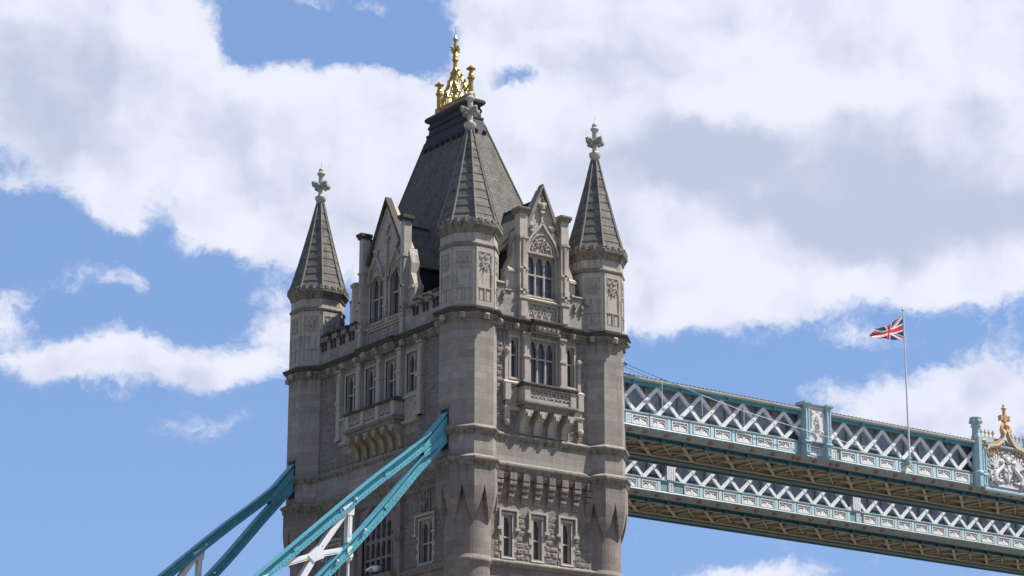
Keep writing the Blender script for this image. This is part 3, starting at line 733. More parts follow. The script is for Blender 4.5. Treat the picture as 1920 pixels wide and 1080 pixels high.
    for o in ops: window(F, o[0], o[1], o[2], o[3], 3 if side == 1 else 2, wz0+(wz1-wz0)*.52, .62, gb, n=.12, surround=.1)
    return gb
gable(F1, AX, 1.32, 54.3, 56.2, 53.35, 3, 48.85, 51.5, 1, .22)
def F2g(u, n, z): return (XW+.1-n, u, z)
gable(F2g, BY, 2.28, 55.05, 57.0, 53.1, 2, 48.9, 51.95, 2, .33)
# small chimney-like pinnacle by the shore gable
for s_ in (1,):
    mb = MB(); c_ = (-.35+.2, BY+s_*3.75)
    mb.lathe([(.45, 47.2), (.45, 50.6), (.36, 50.9), (.36, 51.7), (.46, 51.8), (.48, 51.95), (.3, 52.1), (.05, 52.15)], c_, 8)
    mb.build('pinnacle', 'carved', tower)
# ---- attic wall, main roof, dormer roofs
mb = MB(); mb.box(AX-2.6, AX+2.6, BY-7.2, BY+7.2, 46.8, 52.2); mb.build('attic_wall', 'dark', tower)  # coloured near-black as the shade of the recess under the eaves
mb = MB()
lev = [(51.75, 3.12, 7.75), (52.0, 3.12, 7.75), (52.9, 2.62, 7.0), (54., 2.28, 6.38), (58., 1.46, 4.6), (62.35, .58, 2.68)]
for (z, w, l), (z2, w2, l2) in zip(lev, lev[1:]):
    mb.hexa([(AX-w, BY-l, z), (AX+w, BY-l, z), (AX+w, BY+l, z), (AX-w, BY+l, z), (AX-w2, BY-l2, z2), (AX+w2, BY-l2, z2), (AX+w2, BY+l2, z2), (AX-w2, BY+l2, z2)])
roof = mb.build('main_roof', 'slate', tower)
mb = MB()
def rect(z, w, l): return [(AX-w, BY-l, z), (AX+w, BY-l, z), (AX+w, BY+l, z), (AX-w, BY+l, z)]
L_ = [(61.55, .76, 3.05), (62.35, .60, 2.70), (62.75, .52, 2.55), (62.75, .56, 2.6), (62.9, .56, 2.6), (62.9, .46, 2.45), (63.3, .44, 2.4), (63.3, .5, 2.5), (63.45, .5, 2.5), (63.6, .42, 2.4), (63.72, .42, 2.4)]
for a_, b_ in zip(L_, L_[1:]): mb.hexa(rect(*a_)+rect(*b_))
prof = [(.42, 63.7), (.56, 63.78), (.66, 63.9), (.66, 64.05), (.56, 64.17), (.4, 64.22)]
for (w1, z1), (w2, z2) in zip(prof, prof[1:]): mb.hexa(rect(z1, w1, w1+2.0)+rect(z2, w2, w2+2.0))
lead = mb.build('lead_cap', 'lead', roof)
mb = MB()
for i in range(8):   # round vents under the cap
    y = BY-2.3+i*.66; mb.piece(); mb.ball((AX-.80, y, 61.75), .15, 10, 6, .8, 1, 1)
for x in (AX-.33, AX+.33): mb.piece(); mb.ball((x, BY-3.05, 61.75), .15, 10, 6, 1, .8, 1)
mb.build('vent', 'dark', roof)
mb = MB()     # hip rolls
for sx in (-1, 1):
    for sy in (-1, 1):
        mb.tube([(AX+sx*w, BY+sy*l, z) for z, w, l in lev[1:]], .07, 6)
mb.build('hip_roll', 'slate', roof)
def dormer(F, c, hw, zr, n0, nin):
    mb = MB(); ze = 52.0
    mb.add([F(c-hw-.25, n0, ze-.35), F(c, n0, zr), F(c+hw+.25, n0, ze-.35), F(c-hw-.25, nin, ze-.35), F(c, nin, zr), F(c+hw+.25, nin, ze-.35), F(c-hw, n0, ze-.45), F(c+hw, n0, ze-.45)], [(0,1,4,3), (1,2,5,4), (0,6,7,2,1), (0,3,5,2)])
    d = mb.build('dormer_roof', 'slate', tower)
    mb = MB(); mb.bar(F(c, n0, zr+.03), F(c, nin, zr+.03), .2, .12); mb.build('ridge_roll', 'lead', d)
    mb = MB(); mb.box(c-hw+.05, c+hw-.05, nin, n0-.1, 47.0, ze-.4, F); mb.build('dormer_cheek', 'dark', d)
dormer(F1, AX, 2.15, 55.25, -.66, -4.6); dormer(F2g, BY, 2.9, 55.3, -.85, -3.6)
# ---- gilded crest
cr = MB(); z0 = 64.2
cr.box(AX-.13, AX+.13, BY-1.98, BY+1.98, z0, z0+.5); cr.box(AX-.2, AX+.2, BY-2.1, BY+2.1, z0, z0+.14); cr.box(AX-.17, AX+.17, BY-2.0, BY+2.0, z0+.46, z0+.56)
for i in range(24): cr.box(AX-.15, AX+.15, BY-1.9+i*.163, BY-1.84+i*.163, z0+.12, z0+.48)
crest = cr.build('roof_crest', 'gold', tower)
def gpost(y, zt, r, name):
    mb = MB(); b_ = z0; c_ = (AX, y)
    mb.lathe([(r*1.7, b_), (r*1.7, b_+.5), (r, b_+.6), (r, zt-.95), (r*1.5, zt-.9), (r*1.55, zt-.8), (r*1.0, zt-.72), (r*1.15, zt-.62), (r*.7, zt-.42), (r*.8, zt-.3), (r*1.9, zt-.22), (r*1.9, zt-.17), (r*1.1, zt-.06), (r*.3, zt+.06)], c_, 8)
    return mb.build(name, 'gold', crest)
for y in (BY-1.88, BY+1.88): gpost(y, 66.65, .17, 'post')
mb = MB()
mb.lathe([(.24, z0), (.24, 65.0), (.15, 65.1), (.15, 66.9), (.2, 67.0), (.14, 67.1), (.13, 67.55), (.22, 67.62), (.22, 67.72), (.16, 67.8), (.20, 67.9), (.11, 68.25), (.11, 68.75), (.09, 69.05), (.18, 69.12), (.18, 69.2), (.10, 69.32), (.05, 69.45), (.015, 69.5), (.012, 70.1)], (AX, BY), 8)
for d in ((0, 1), (0, -1), (1, 0), (-1, 0)):
    mb.ball((AX+d[0]*.2, BY+d[1]*.2, 68.45), .11, 7, 5, jit=.15); mb.ball((AX+d[0]*.33, BY+d[1]*.33, 68.56), .08, 7, 5, jit=.15); mb.ball((AX+d[0]*.31, BY+d[1]*.31, 68.32), .07, 7, 5)
mb.build('mast', 'gold', crest)
mb = MB()
for s_ in (-1, 1):
    for dx in (-.07, .07):
        mb.bar((AX+dx, BY+s_*.12, 67.0), (AX+dx, BY+s_*1.7, 64.85), .07, .12)
        mb.bar((AX+dx, BY+s_*.12, 66.1), (AX+dx, BY+s_*.85, 64.8), .05, .08); mb.bar((AX+dx, BY+s_*.95, 66.0), (AX+dx, BY+s_*1.3, 64.8), .05, .07)
        mb.bar((AX+dx, BY+s_*.95, 65.9), (AX+dx, BY+s_*.5, 64.8), .05, .07); mb.bar((AX+dx, BY+s_*.55, 66.4), (AX+dx, BY+s_*.15, 65.4), .04, .06)
    for k in range(4):
        t = .12+k*.24; mb.ball((AX, BY+s_*(.12+1.58*t+.12), 67.0-2.15*t+.14), .1, 7, 5, jit=.25); mb.bar((AX, BY+s_*(.12+1.58*t), 67.0-2.15*t), (AX, BY+s_*(.24+1.58*t), 67.14-2.15*t), .05)
    for k in range(3): mb.ball((AX, BY+s_*(.4+k*.42), 65.35-.1*k), .08, 6, 4, jit=.3)
mb.build('openwork', 'gold', crest)

# ---- turrets (built once at the origin, copied)
RS = 1.8185
def build_turret(loc):
    t = MB()
    R0 = RS; rc = 1.41
    t.lathe([(R0*.985, 38.05), (R0, 39.5), (R0, 46.4)], (0, 0), 8)
    t.lathe([(1.93, 37.5), (1.93, 36.5), ], (0, 0), 8) if False else None
    tur = t.build('turret', 'ashlar', tower, off=Vector(loc)-Vector(tower.location))
    t = MB(); t.lathe([(1.80, 46.9), (1.80, 51.95)], (0, 0), 8); t.build('panelled_drum', 'carved', tur, off=Vector((0, 0, 0)))
    Z = Vector((0, 0, 0))
    # lower octagon broached into a round shaft
    t = MB(); RO = 1.95
    t.lathe([(1.72, 36.37), (RO, 36.375), (RO, 37.55)], (0, 0), 8)
    # face strips narrowing into spikes over the round shaft
    t.lathe([(rc, 32.2), (rc, 37.0)], (0, 0), 40, 0)
    for k in range(8):
        av = radians(22.5+45*k); K = 9; rows = []
        for j in range(K+1):
            q = j/K; z = 36.37-q*2.4; ha = radians(22.5)*(1-q**1.3*.985); row = []
            for i in range(7):
                da = ha*(i-3)/3; r8 = RO*cos(pi/8)/cos(radians(22.5)-abs(da)); tt = q**2.
                rr = r8*(1-tt) + (rc+.01)*tt; row.append(Vector((cos(av+da)*rr, sin(av+da)*rr, z)))
            rows.append(row)
        inner = [[Vector((p.x, p.y, 0)).normalized()*(rc-.02)+Vector((0, 0, p.z)) for p in (r_[0], r_[-1])] for r_ in rows]
        vs = [p for r_ in rows for p in r_]
        t.add(vs, [(j*7+i, j*7+i+1, (j+1)*7+i+1, (j+1)*7+i) for j in range(K) for i in range(6)])
        for e, ii in ((0, 0), (6, 1)):
            vs = [p for r_, n_ in zip(rows, inner) for p in (r_[e], n_[ii])]
            t.add(vs, [(2*j, 2*j+1, 2*j+3, 2*j+2) for j in range(K)])
    t.build('broach', 'lower', tur, off=Z, cyl=1.45)
    t = MB(); t.lathe([(rc-.04, 4), (rc-.04, 31.5), (rc, 31.6), (rc+.1, 31.85), (rc+.1, 31.95), (rc, 32.2)], (0, 0), 40, 0); t.build('round_shaft', 'lower', tur, off=Z, cyl=1.45)
    t = MB()
    t.piece(); t.lathe([(1.85, 46.26), (1.95, 46.36), (1.90, 46.46), (1.93, 46.62), (2.05, 46.74), (2.05, 46.79)], (0, 0), 8); 
    t.piece(); t.lathe([(RS, 39.36), (1.9, 39.36), (1.95, 39.5), (2.05, 39.62), (2.08, 39.7), (2.08, 39.76), (1.83, 39.95)], (0, 0), 8)
    t.piece(); t.lathe([(1.93, 37.4), (2.0, 37.45), (2.05, 37.6), (2.05, 37.7), (2.17, 37.8), (2.17, 37.92), (1.82, 38.12)], (0, 0), 8)
    t.piece(); t.lathe([(1.80, 51.0), (1.9, 51.06), (1.92, 51.16), (1.8, 51.3)], (0, 0), 8)
    t.piece(); t.lathe([(1.78, 51.82), (1.88, 51.9), (1.9, 52.05), (2.0, 52.15), (2.0, 52.22), (2.1, 52.3), (2.12, 52.5), (2.02, 52.56), (2.02, 52.6)], (0, 0), 8)
    for k in range(8):
        a = radians(45*k); ap = 2.05*cos(pi/8); n_ = Vector((cos(a), sin(a), 0)); s_ = Vector((-sin(a), cos(a), 0))
        for q in (-.48, .02, .52):
            c = n_*(ap-.02)+s_*q*1.0; t.bar(c+s_*(-.13)+Vector((0, 0, 52.62)), c+s_*.13+Vector((0, 0, 52.62)), .2, .2)
    t.build('moulding', 'mould', tur, off=Z)
    t = MB(); t.lathe([(2.05, 46.79), (2.12, 46.86), (2.2, 46.9), (2.2, 46.96), (2.26, 46.98), (2.26, 47.08), (1.85, 47.2)], (0, 0), 8); t.build('cornice', 'grime', tur, off=Z)
    # carved sunk panels, one per face
    t = MB(); ap = 1.80*cos(pi/8)
    for k in range(8):
        a = radians(45*k)
        def Ft(u, n, z, a=a): return (cos(a)*(ap+n)-sin(a)*u, sin(a)*(ap+n)+cos(a)*u, z)
        hw = .48
        t.plate([(-.62, 47.25), (.62, 47.25), (.62, 50.95), (-.62, 50.95)], [[(-hw, 47.55), (hw, 47.55), (hw, 50.65), (-hw, 50.65)]], .0, .055, Ft)
        t.box(-.035, .035, 0, .07, 47.55, 48.35, Ft); t.box(-hw, hw, 0, .08, 48.35, 48.43, Ft); 
        for u in (-.25, .25): t.box(u-.11, u+.11, 0, .03, 47.62, 48.3, Ft)
        for u0_, u1_ in ((-hw, 0), (0, hw)): arch_rib(t, Ft, u0_, u1_, 49.6, .45, .03, .045, .06)
        nv = Vector((cos(a), sin(a), 0))
        for pts in ([(-hw, 50.6), (-.2, 50.3), (0, 49.95), (.22, 50.3), (hw, 50.6)], [(0, 50.6), (-.2, 50.3), (-.1, 49.9), (0, 49.5)], [(0, 50.6), (.2, 50.3), (.1, 49.9), (0, 49.5)], [(-.3, 50.0), (-.1, 49.8), (-.28, 49.6)], [(.3, 50.0), (.1, 49.8), (.28, 49.6)]):
            Q_ = [Vector(Ft(p[0], .05, p[1])) for p in pts]
            for p, q in zip(Q_, Q_[1:]): t.bar(p, q, .05, .05, upv=nv)
        # grotesque on cornice
        for u in (0,):
            t.box(u-.16, u+.16, .12, .32, 46.44, 46.76, Ft); t.ball((u, .33, 46.62), .15, 7, 5, 1, 1, 1.1, .2, Ft); t.ball((u-.11, .33, 46.73), .06, 6, 4, jit=.2, F=Ft); t.ball((u+.11, .33, 46.73), .06, 6, 4, jit=.2, F=Ft); t.ball((u, .4, 46.5), .07, 6, 4, jit=.2, F=Ft)
    t.build('carved_panel', 'carved', tur, off=Z)
    # spire of overlapping stone courses
    def rad(z):
        q = (z-52.6)/(59.1-52.6); return 1.80*(1-q)**1.06*.93+.20 + .07*max(0, 1-q*6)
    t = MB(); zz = [52.55+.565*k for k in range(10)]+[58.2, 59.1]
    for z, z2 in zip(zz, zz[1:]):
        t.lathe([(rad(z)+.035, z), (rad(z2)-.0, z2+.0)], (0, 0), 8)
    sp = t.build('spire', 'spire', tur, off=Z)
    t = MB()
    for k in range(8):
        a = radians(22.5+45*k)
        pts = [Vector((cos(a)*(rad(z)+.03), sin(a)*(rad(z)+.03), z)) for z in (52.6, 53.2, 54.5, 56, 57.5, 59.1)]
        t.tube(pts, .075, 6, .05)
    t.build('spire_rib', 'rib', tur, off=Z)
    # finial
    t = MB()
    t.lathe([(.22, 58.9), (.26, 59.1), (.36, 59.25), (.38, 59.35), (.38, 59.47), (.24, 59.56), (.17, 59.62), (.17, 60.95), (.2, 61.0), (.28, 61.08), (.28, 61.17), (.17, 61.28), (.18, 61.42), (.1, 61.56), (.02, 61.62)], (0, 0), 12, 0)
    fn = t.build('finial', 'white', tur, off=Z)
    t = MB()
    for k in range(4):
        a = radians(90*k); d = Vector((cos(a), sin(a), 0))
        for (r_, z, s_) in ((.2, 60.26, .19), (.42, 60.31, .20), (.60, 60.38, .14), (.59, 60.22, .13), (.34, 60.10, .13)):
            t.ball(d*r_+Vector((0, 0, z)), s_, 7, 5, jit=.22)
    t.build('leaf_cross', 'leaf', fn, off=Z)
    t = MB(); t.tube([(0, 0, 61.6), (0, 0, 62.0)], .008, 5); t.build('lightning_rod', 'lead', fn, off=Z)
    return tur
t0 = build_turret((0, 0, 0))
for (x, y) in ((A, 0), (0, B), (A, B)):
    copy_tree(t0, tower, Vector((x, y, 0))-Vector(tower.location))
# dark slots where the chains enter
mb = MB()
for y in (0, B):
    mb.piece(); mb.box(-RS*.9239-.012, -1.2, y-.42, y+.42, 38.45, 40.95)
    mb.cur = 1; mb.box(-RS*.9239-.06, -1.4, y-.56, y+.56, 40.95, 41.2); mb.cur = 0
mb.build('chain_slot', ['dark', 'mould'], tower)

# ================================================================== CHAINS
def interp(tab, x):
    for (a, b), (c, d) in zip(tab, tab[1:]):
        if a >= x >= c: t = (x-a)/(c-a); return b+(d-b)*t
    return tab[-1][1]
TU = [(-1.2, 41.25), (-1.7, 40.75), (-3.1, 39.10), (-4.4, 38.02), (-6.4, 36.45), (-8.4, 34.78), (-11.9, 31.75), (-14.6, 29.40), (-22, 23.3), (-30, 17.8)]
BU = [(-1.2, 40.2), (-1.7, 39.75), (-3.1, 38.15), (-4.0, 37.15), (-5., 35.95), (-6.3, 34.4), (-8.9, 31.55), (-10.7, 29.70), (-14, 26.6), (-22, 20.6), (-30, 15.2)]
def chain(y0, label, name='suspension_chain'):
    th = thing(name, label, 'suspension chain', (-2, y0, 38), 'suspension chains of the bridge')
    def G(x, y, z): return (x+0, y, z)
    def chord(tab, hgt, name):
        mb = MB(); xs = [tab[0][0]-i*.6 for i in range(48)]
        pts = [Vector((x, 0, interp(tab, x))) for x in xs]
        nrm = []
        for i, p in enumerate(pts):
            d = (pts[min(i+2, len(pts)-1)]-pts[max(i-2, 0)]).normalized(); nrm.append(Vector((d.z, 0, -d.x)) if -d.x < 0 else Vector((-d.z*-1, 0, -d.x)))
        nrm = [(-n if n.z < 0 else n) for n in nrm]
        def strip(h0, h1, ya, yb):
            vs = []
            for p, n in zip(pts, nrm):
                lo, hi = p-n*h0, p-n*h1
                vs += [(lo.x, y0+ya, lo.z), (lo.x, y0+yb, lo.z), (hi.x, y0+yb, hi.z), (hi.x, y0+ya, hi.z)]
            k = len(pts); fs = [(4*i+j, 4*i+(j+1) % 4, 4*i+4+(j+1) % 4, 4*i+4+j) for i in range(k-1) for j in range(4)]
            fs += [(0, 1, 2, 3), (4*k-1, 4*k-2, 4*k-3, 4*k-4)]; mb.add(vs, fs)
        strip(0, .06, -.34, .34); strip(hgt-.06, hgt, -.34, .34)          # flanges
        strip(.06, hgt-.06, -.14, .14)                                     # web box
        strip(.06, .14, -.22, .22); strip(hgt-.18, hgt-.06, -.30, .30)      # angles
        # rivets on the side and cover plates every so often
        L_ = len(pts)
        for i in range(2, L_-1):
            for q in (0, .33, .66):
                p = pts[i].lerp(pts[min(i+1, L_-1)], q); n = nrm[i]
                for h, yr in ((.105, .22), (hgt-.12, .30)):
                    c = p-n*h
                    for ya in (-yr, yr): mb.box(c.x-.022, c.x+.022, y0+ya-.022, y0+ya+.022, c.z-.022, c.z+.022)
        for i in range(3, L_, 5):
            p = pts[i]; n = nrm[i]; d = Vector((n.z, 0, -n.x)); c = p-n*(hgt/2)
            mb.bar(Vector((c.x, y0-.17, c.z))-d*.18, Vector((c.x, y0-.17, c.z))+d*.18, .05, hgt-.3, upv=n)
        ob = mb.build(name, 'teal', th)
        return ob
    chord(TU, .58, 'upper_chord'); chord(BU, .56, 'lower_chord')
    mb = MB()    # gusset where both chords meet at the tower
    for ya in (-.26, .26): mb.piece(); mb.plate([(-1.25, 41.05), (-1.25, 39.4), (-2.6, 38.25), (-3.3, 37.75), (-3.3, 38.5), (-2.7, 39.3)], [], ya-.03, ya+.03, lambda u, n, z: (u, y0+n, z), back=True)
    mb.build('gusset', 'teal', th)
    # white web bracing
    mb = MB()
    def arm(p, q, w0=.34, w1=.26):
        p = Vector((p[0], y0, p[1])); q = Vector((q[0], y0, q[1])); d = (q-p)
        for ya in (-.17, .17):
            o = Vector((0, ya, 0)); mb.bar(p+o, q+o, w0, .07, upv=(0, 1, 0))
        mb.bar(p, q, .06, .3, upv=(0, 1, 0)); 
        a, b = p+d*.18, p+d*.82
        for ya in (-.21, .21): o = Vector((0, ya, 0)); mb.bar(a+o, b+o, w0*.45, .03, upv=(0, 1, 0))
    for k in range(3):
        dx = -5.6*k; mb.piece()
        xt = -8.25+dx; zt = interp(TU, xt)-.8; zb = interp(BU, xt)
        if k == 0: arm((xt, zt+.2), (xt-.05, zb-.1), .28)
        xn = -10.45+dx; zn = (interp(TU, xn)-.8+interp(BU, xn))/2 + .15
        if k: arm((xt, zt+.2), (xt-.05, zb-.1), .28)
        arm((xn, zn), (xt-.15, zt+.05)); arm((xn, zn), (xt-.5, interp(BU, xt-.5)-.05))
        x3 = xn-2.1; arm((xn, zn), (x3, interp(TU, x3)-.7)); arm((xn, zn), (x3+.2, interp(BU, x3+.2)))
        mb.plate([(xn-.6, zn-.12), (xn-.2, zn-.45), (xn+.45, zn-.15), (xn+.5, zn+.25), (xn+.1, zn+.5), (xn-.35, zn+.1)], [], -.26, .26, lambda u, n, z: (u, y0+n, z), back=True)
        mb.plate([(xt-.55, zt-.0), (xt+.3, zt+.55), (xt+.2, zt-.35), (xt-.2, zt-.35)], [], -.24, .24, lambda u, n, z: (u, y0+n, z), back=True)
    mb.build('web_bracing', 'wpaint', th)
    mb = MB()
    for k in range(3):
        x = -8.25-5.6*k; zb = interp(BU, x)-.55; mb.piece()
        mb.tube([(x, y0, zb-.5), (x, y0, 9.5)], .085, 10); mb.box(x-.16, x+.16, y0-.2, y0+.2, zb-.35, zb+.25); mb.ball((x, y0, zb-.4), .25, 10, 6, 1, 1, 1.1)
        mb.tube([(x-.0, y0-.34, zb-.3), (x, y0+.34, zb-.3)], .15, 10)
    mb.build('hanger', 'wpaint', th)
    mb = MB()
    for x, t_, h in ((-7.95, TU, .42), (-9.1, BU, .33), (-7.3, BU, .3), (-13.9, TU, .4)):
        z = interp(t_, x)-h; mb.piece(); mb.tube([(x, y0-.36, z), (x, y0-.2, z)], .075, 10)
    mb.build('pin', 'wpaint', th)
    return th
chain(0, 'nearer bright teal riveted chain with white bracing, entering the foremost turret', )
chain(B, 'farther dark teal chain at left, entering the leftmost turret')

# ================================================================== WALKWAYS
PIT_ = 1.772
SL = .0052
def walkway(yf, w, label, near):
    x0 = A+.6; x1 = 80.
    th = thing('high_walkway', label, 'walkway', (11.2, yf, 41.), 'high level walkways between the towers')
    def F(u, n, z): return (u, yf-n, z)
    cen = 45.1; blk = (25.35, 28.4); cb = (41.85, 48.35)
    # --- roof
    mb = MB(); mb.add([F(x0, .32, 44.84), F(x1, .32, 44.84), F(x1, -w/2, 45.25), F(x0, -w/2, 45.25), F(x1, -w-.32, 44.84), F(x0, -w-.32, 44.84), F(x0, .32, 44.805), F(x1, .32, 44.805), F(x0, -w-.32, 44.805), F(x1, -w-.32, 44.805)],
        [(0,1,2,3), (3,2,4,5), (0,6,7,1), (5,4,9,8), (6,8,9,7)])
    k = int((x1-x0)/.35)
    for i in range(k): mb.box(x0+i*.35, x0+i*.35+.12, -.3, .34, 44.85, 44.868, F)
    rf = mb.build('walkway_roof', 'roofing', th)
    mb = MB(); mb.prism([(.05, 44.62), (.27, 44.62), (.335, 44.70), (.335, 44.80), (.05, 44.80)], x0, x1, F); mb.build('gutter', 'gutter', rf)
    # --- top beam
    mb = MB()
    for s_ in ((0, .16), (-w-.0, -w+.0)):
        n0 = 0 if s_[1] else -w
        mb.prism([(n0-.12, 44.40), (n0+.08, 44.40), (n0+.08, 44.45), (n0+.02, 44.48), (n0+.02, 44.58), (n0+.14, 44.60), (n0+.14, 44.64), (n0-.12, 44.64)], x0, x1, F)
    i = 0
    while x0+i*3.54 < x1: u = 11.9+i*3.9; mb.box(u-.07, u+.07, .1, .24, 44.45, 44.86, F); i += 1
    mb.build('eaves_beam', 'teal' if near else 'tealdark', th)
    # --- lattice girder
    def lattice(n, name, mat='wpaint', both=True):
        mb = MB(); zb, zt = 42.66, 44.42; i = 0
        x = 12.22 - PIT_
        while x < x1-PIT_:
            skip = near and n > -1 and (blk[0]+.62 < x+PIT_/2 < blk[1] or cb[0] < x+PIT_/2 < cb[1])
            if skip: mb.piece()
            if not skip and x > x0-2:
                for (a, za, b, zb_, dn) in ((x, zb, x+PIT_, zt, 0.0), (x+PIT_, zb, x, zt, -.10)):
                    p, q = Vector(F(a, n+dn, za)), Vector(F(b, n+dn, zb_)); d = q-p
                    mb.bar(p, q, .05, .17, upv=(0, 1, 0)) if False else None
                    # angle-section: face plate and two flanges
                    nrm = Vector((0, 1, 0)); sd_ = d.normalized().cross(nrm)
                    mb.bar(p, q, .24, .03, upv=nrm)
                    for s2 in (-1, 1): mb.bar(p+sd_*.11*s2+Vector((0, -.0, 0))+Vector((0, .07, 0)), q+sd_*.11*s2+Vector((0, .07, 0)), .02, .14, upv=nrm)
                # gusset at the bottom node
                mb.plate([(x-.22, zb-.05), (x+.22, zb-.05), (x+.12, zb+.16), (x-.12, zb+.16)], [], n-.03, n+.03, F)
                c_ = x+PIT_/2; mb.plate([(c_, 43.36), (c_+.14, 43.51), (c_, 43.66), (c_-.14, 43.51)], [], n-.02, n+.035, F)
            x += PIT_
        return mb.build(name, mat, th)
    lattice(-.02, 'lattice_girder'); lattice(-w+.15, 'lattice_girder')
    # --- glazed corridor inside
    mb = MB(); 
    for n in (-.75, -w+.75): mb.plate([(x0, 42.5), (x1, 42.5), (x1, 44.6), (x0, 44.6)], [], n-.03, n, F, back=True)
    gl = mb.build('glazing', 'wglass', th)
    mb = MB(); u = x0+.4
    while u < x1:
        for n in (-.72, -w+.75): mb.box(u-.04, u+.04, n-.02, n+.05, 42.5, 44.6, F)
        u += PIT_/2*1.5
    mb.box(x0, x1, -.72, -.66, 43.0, 43.08, F); mb.build('glazing_bar', 'paleshade', gl)
    mb = MB(); mb.box(x0, x1, -w+.8, -.8, 42.3, 42.5, F); mb.build('corridor_floor', 'roofing', th)
    # --- parapet band: rail, pilaster strips, sunk panels
    mb = MB()
    for sg, n0 in ((1, 0.), (-1, -w)):
        def Fp(u, n, z, sg=sg, n0=n0): return F(u, n0+sg*n, z)
        mb.prism([(-.1, 42.48), (.02, 42.48), (.09, 42.54), (.09, 42.60), (.02, 42.64), (-.1, 42.66)], x0, x1, Fp)
        mb.prism([(-.1, 41.62), (.06, 41.62), (.10, 41.68), (.06, 41.76), (-.1, 41.76)], x0, x1, Fp)
        mb.box(x0, x1, -.1, .0, 41.76, 42.48, Fp)
    rail = mb.build('parapet_band', 'band', th)
    px = [13.90+PIT_*i-PIT_*1 for i in range(-0, 40)]
    px = [13.90+PIT_*(i-1) for i in range(0, 37)]
    strips = MB(); panels = []
    if near: px = [12.47-0.0] + [13.90+PIT_*i for i in range(0, 7)] + [26.95-.62+.62] + [30.1+PIT_*i for i in range(0, 7)] + [cb[1]+1.2+PIT_*i for i in range(0, 16)]
    else:
        px = [15.0-PIT_*2+PIT_*i-.2 for i in range(0, 8)]; px = [25.0-PIT_*i for i in range(7, -1, -1)]
        px = [x for x in px if x > 11] + [28.85+PIT_*i for i in range(0, 9)] + [46.1+PIT_*i for i in range(0, 18)]
    for x in px:
        for e in ((-1, 1) if x < 49 and abs(x-px[0]) < .01 else (1,)): strips.piece(); strips.box(x+e*PIT_/2-.13, x+e*PIT_/2+.13, 0, .06, 41.77, 42.47, F)
    # square little panels by the blocks
    xs2 = [11.55] if near else []
    if near: xs2 += [25.05, 28.85, 41.55]
    else: xs2 += [26.95, 45.0-.1]
    if near: strips.box(11.3, 11.42, 0, .06, 41.77, 42.47, F)
    strips.build('pilaster_strip', 'strip', rail)
    proto = None
    for x in px:
        if proto is None:
            mb = MB(); W2 = .66; zc0, zc1 = 41.80, 42.41
            mb.plate([(-W2, zc0), (W2, zc0), (W2, zc1), (-W2, zc1)], [[(-W2+.07, zc0+.06), (W2-.07, zc0+.06), (W2-.07, zc1-.06), (-W2+.07, zc1-.06)]], 0, .075, lambda u, n, z: (u, -n, z))
            pr = mb.build('parapet_panel', 'wpaint', th, off=Vector((x, yf, 0))-wloc(th))
            mb = MB(); L3 = lambda u, n, z: (u, -n, z)
            # scalloped leaf relief, white rising from the sill
            mb.cur = 1; mb.plate([(-W2+.07, zc0+.06), (W2-.07, zc0+.06), (W2-.07, zc1-.06), (-W2+.07, zc1-.06)], [], 0, .012, L3); mb.cur = 0
            for (u, r) in ((-.42, .12), (-.24, .17), (0, .23), (.24, .17), (.42, .12)):
                mb.ball((u, .02, zc0+.08), r, 8, 6, .8, .22, 1.35, .08, L3)
            for s_ in (-1, 1):
                arch_rib(mb, L3, -.57 if s_ < 0 else .0, .0 if s_ < 0 else .57, zc0+.1, .36, .03, .028, .05)
                for q in (.18, .36, .5): mb.ball((s_*q, .03, zc0+.40-.16*abs(q-.3)), .05, 6, 4, 1, .6, 1, .2, L3)
            mb.ball((0, .03, zc0+.44), .06, 6, 4, 1, .6, 1.2, .1, L3)
            mb.build('leaf_relief', ['wcarve', 'shadowpanel'], pr, off=Vector((0, 0, 0)))
            proto = pr
        else:
            c = copy_tree(proto, th, Vector((x, yf, 0))-wloc(th))
    mb = MB()
    for x in xs2:
        mb.piece(); mb.plate([(x-.2, 41.82), (x+.2, 41.82), (x+.2, 42.42), (x-.2, 42.42)], [[(x-.13, 41.89), (x+.13, 41.89), (x+.13, 42.35), (x-.13, 42.35)]], 0, .07, F); mb.box(x-.05, x+.05, 0, .05, 41.93, 42.3, F)
    mb.build('narrow_panel', 'wpaint', rail)
    # --- cove under the band
    mb = MB()
    for sg, n0 in ((1, 0.), (-1, -w)):
        def Fp(u, n, z, sg=sg, n0=n0): return F(u, n0+sg*n, z)
        mb.prism([(-.5, 41.28), (-.30, 41.28), (-.26, 41.36), (-.12, 41.46), (-.02, 41.62), (-.5, 41.62)], x0, x1, Fp)
    mb.build('cove', 'paleshade', th)
    pb = None; xb = [p+PIT_/2 for p in px if p+PIT_/2 < 48]+[px[0]-PIT_/2]
    if near: xb = [11.82, 12.98]+[14.76+PIT_*i for i in range(0, 6)]+[25.4, 25.85, 27.2, 28.7, 29.25]+[31.0+1.78*i for i in range(0, 7)]+[43.2+1.25*i for i in range(4)]
    else: xb = [24.0-1.78*i for i in range(6, -1, -1)]+[25.85, 27.8]+[29.7+1.772*i for i in range(0, 11)]
    for x in xb:
        if pb is None:
            mb = MB(); mb.box(-.16, .16, 0, .26, -.06, .04, lambda u, n, z: (u, -n, z)); mb.ball((0, -.17, -.06), .10, 8, 5, 1.1, .8, .8, .12); mb.box(-.1, .1, -.25, -.02, .03, .1)
            pb = mb.build('bracket_boss', 'rust', th, off=Vector((x, yf+.3, 41.45))-wloc(th))
        else: copy_tree(pb, th, Vector((x, yf+.3, 41.45))-wloc(th))
    # --- bottom girder edges (dark teal) with stiffener blocks
    mb = MB()
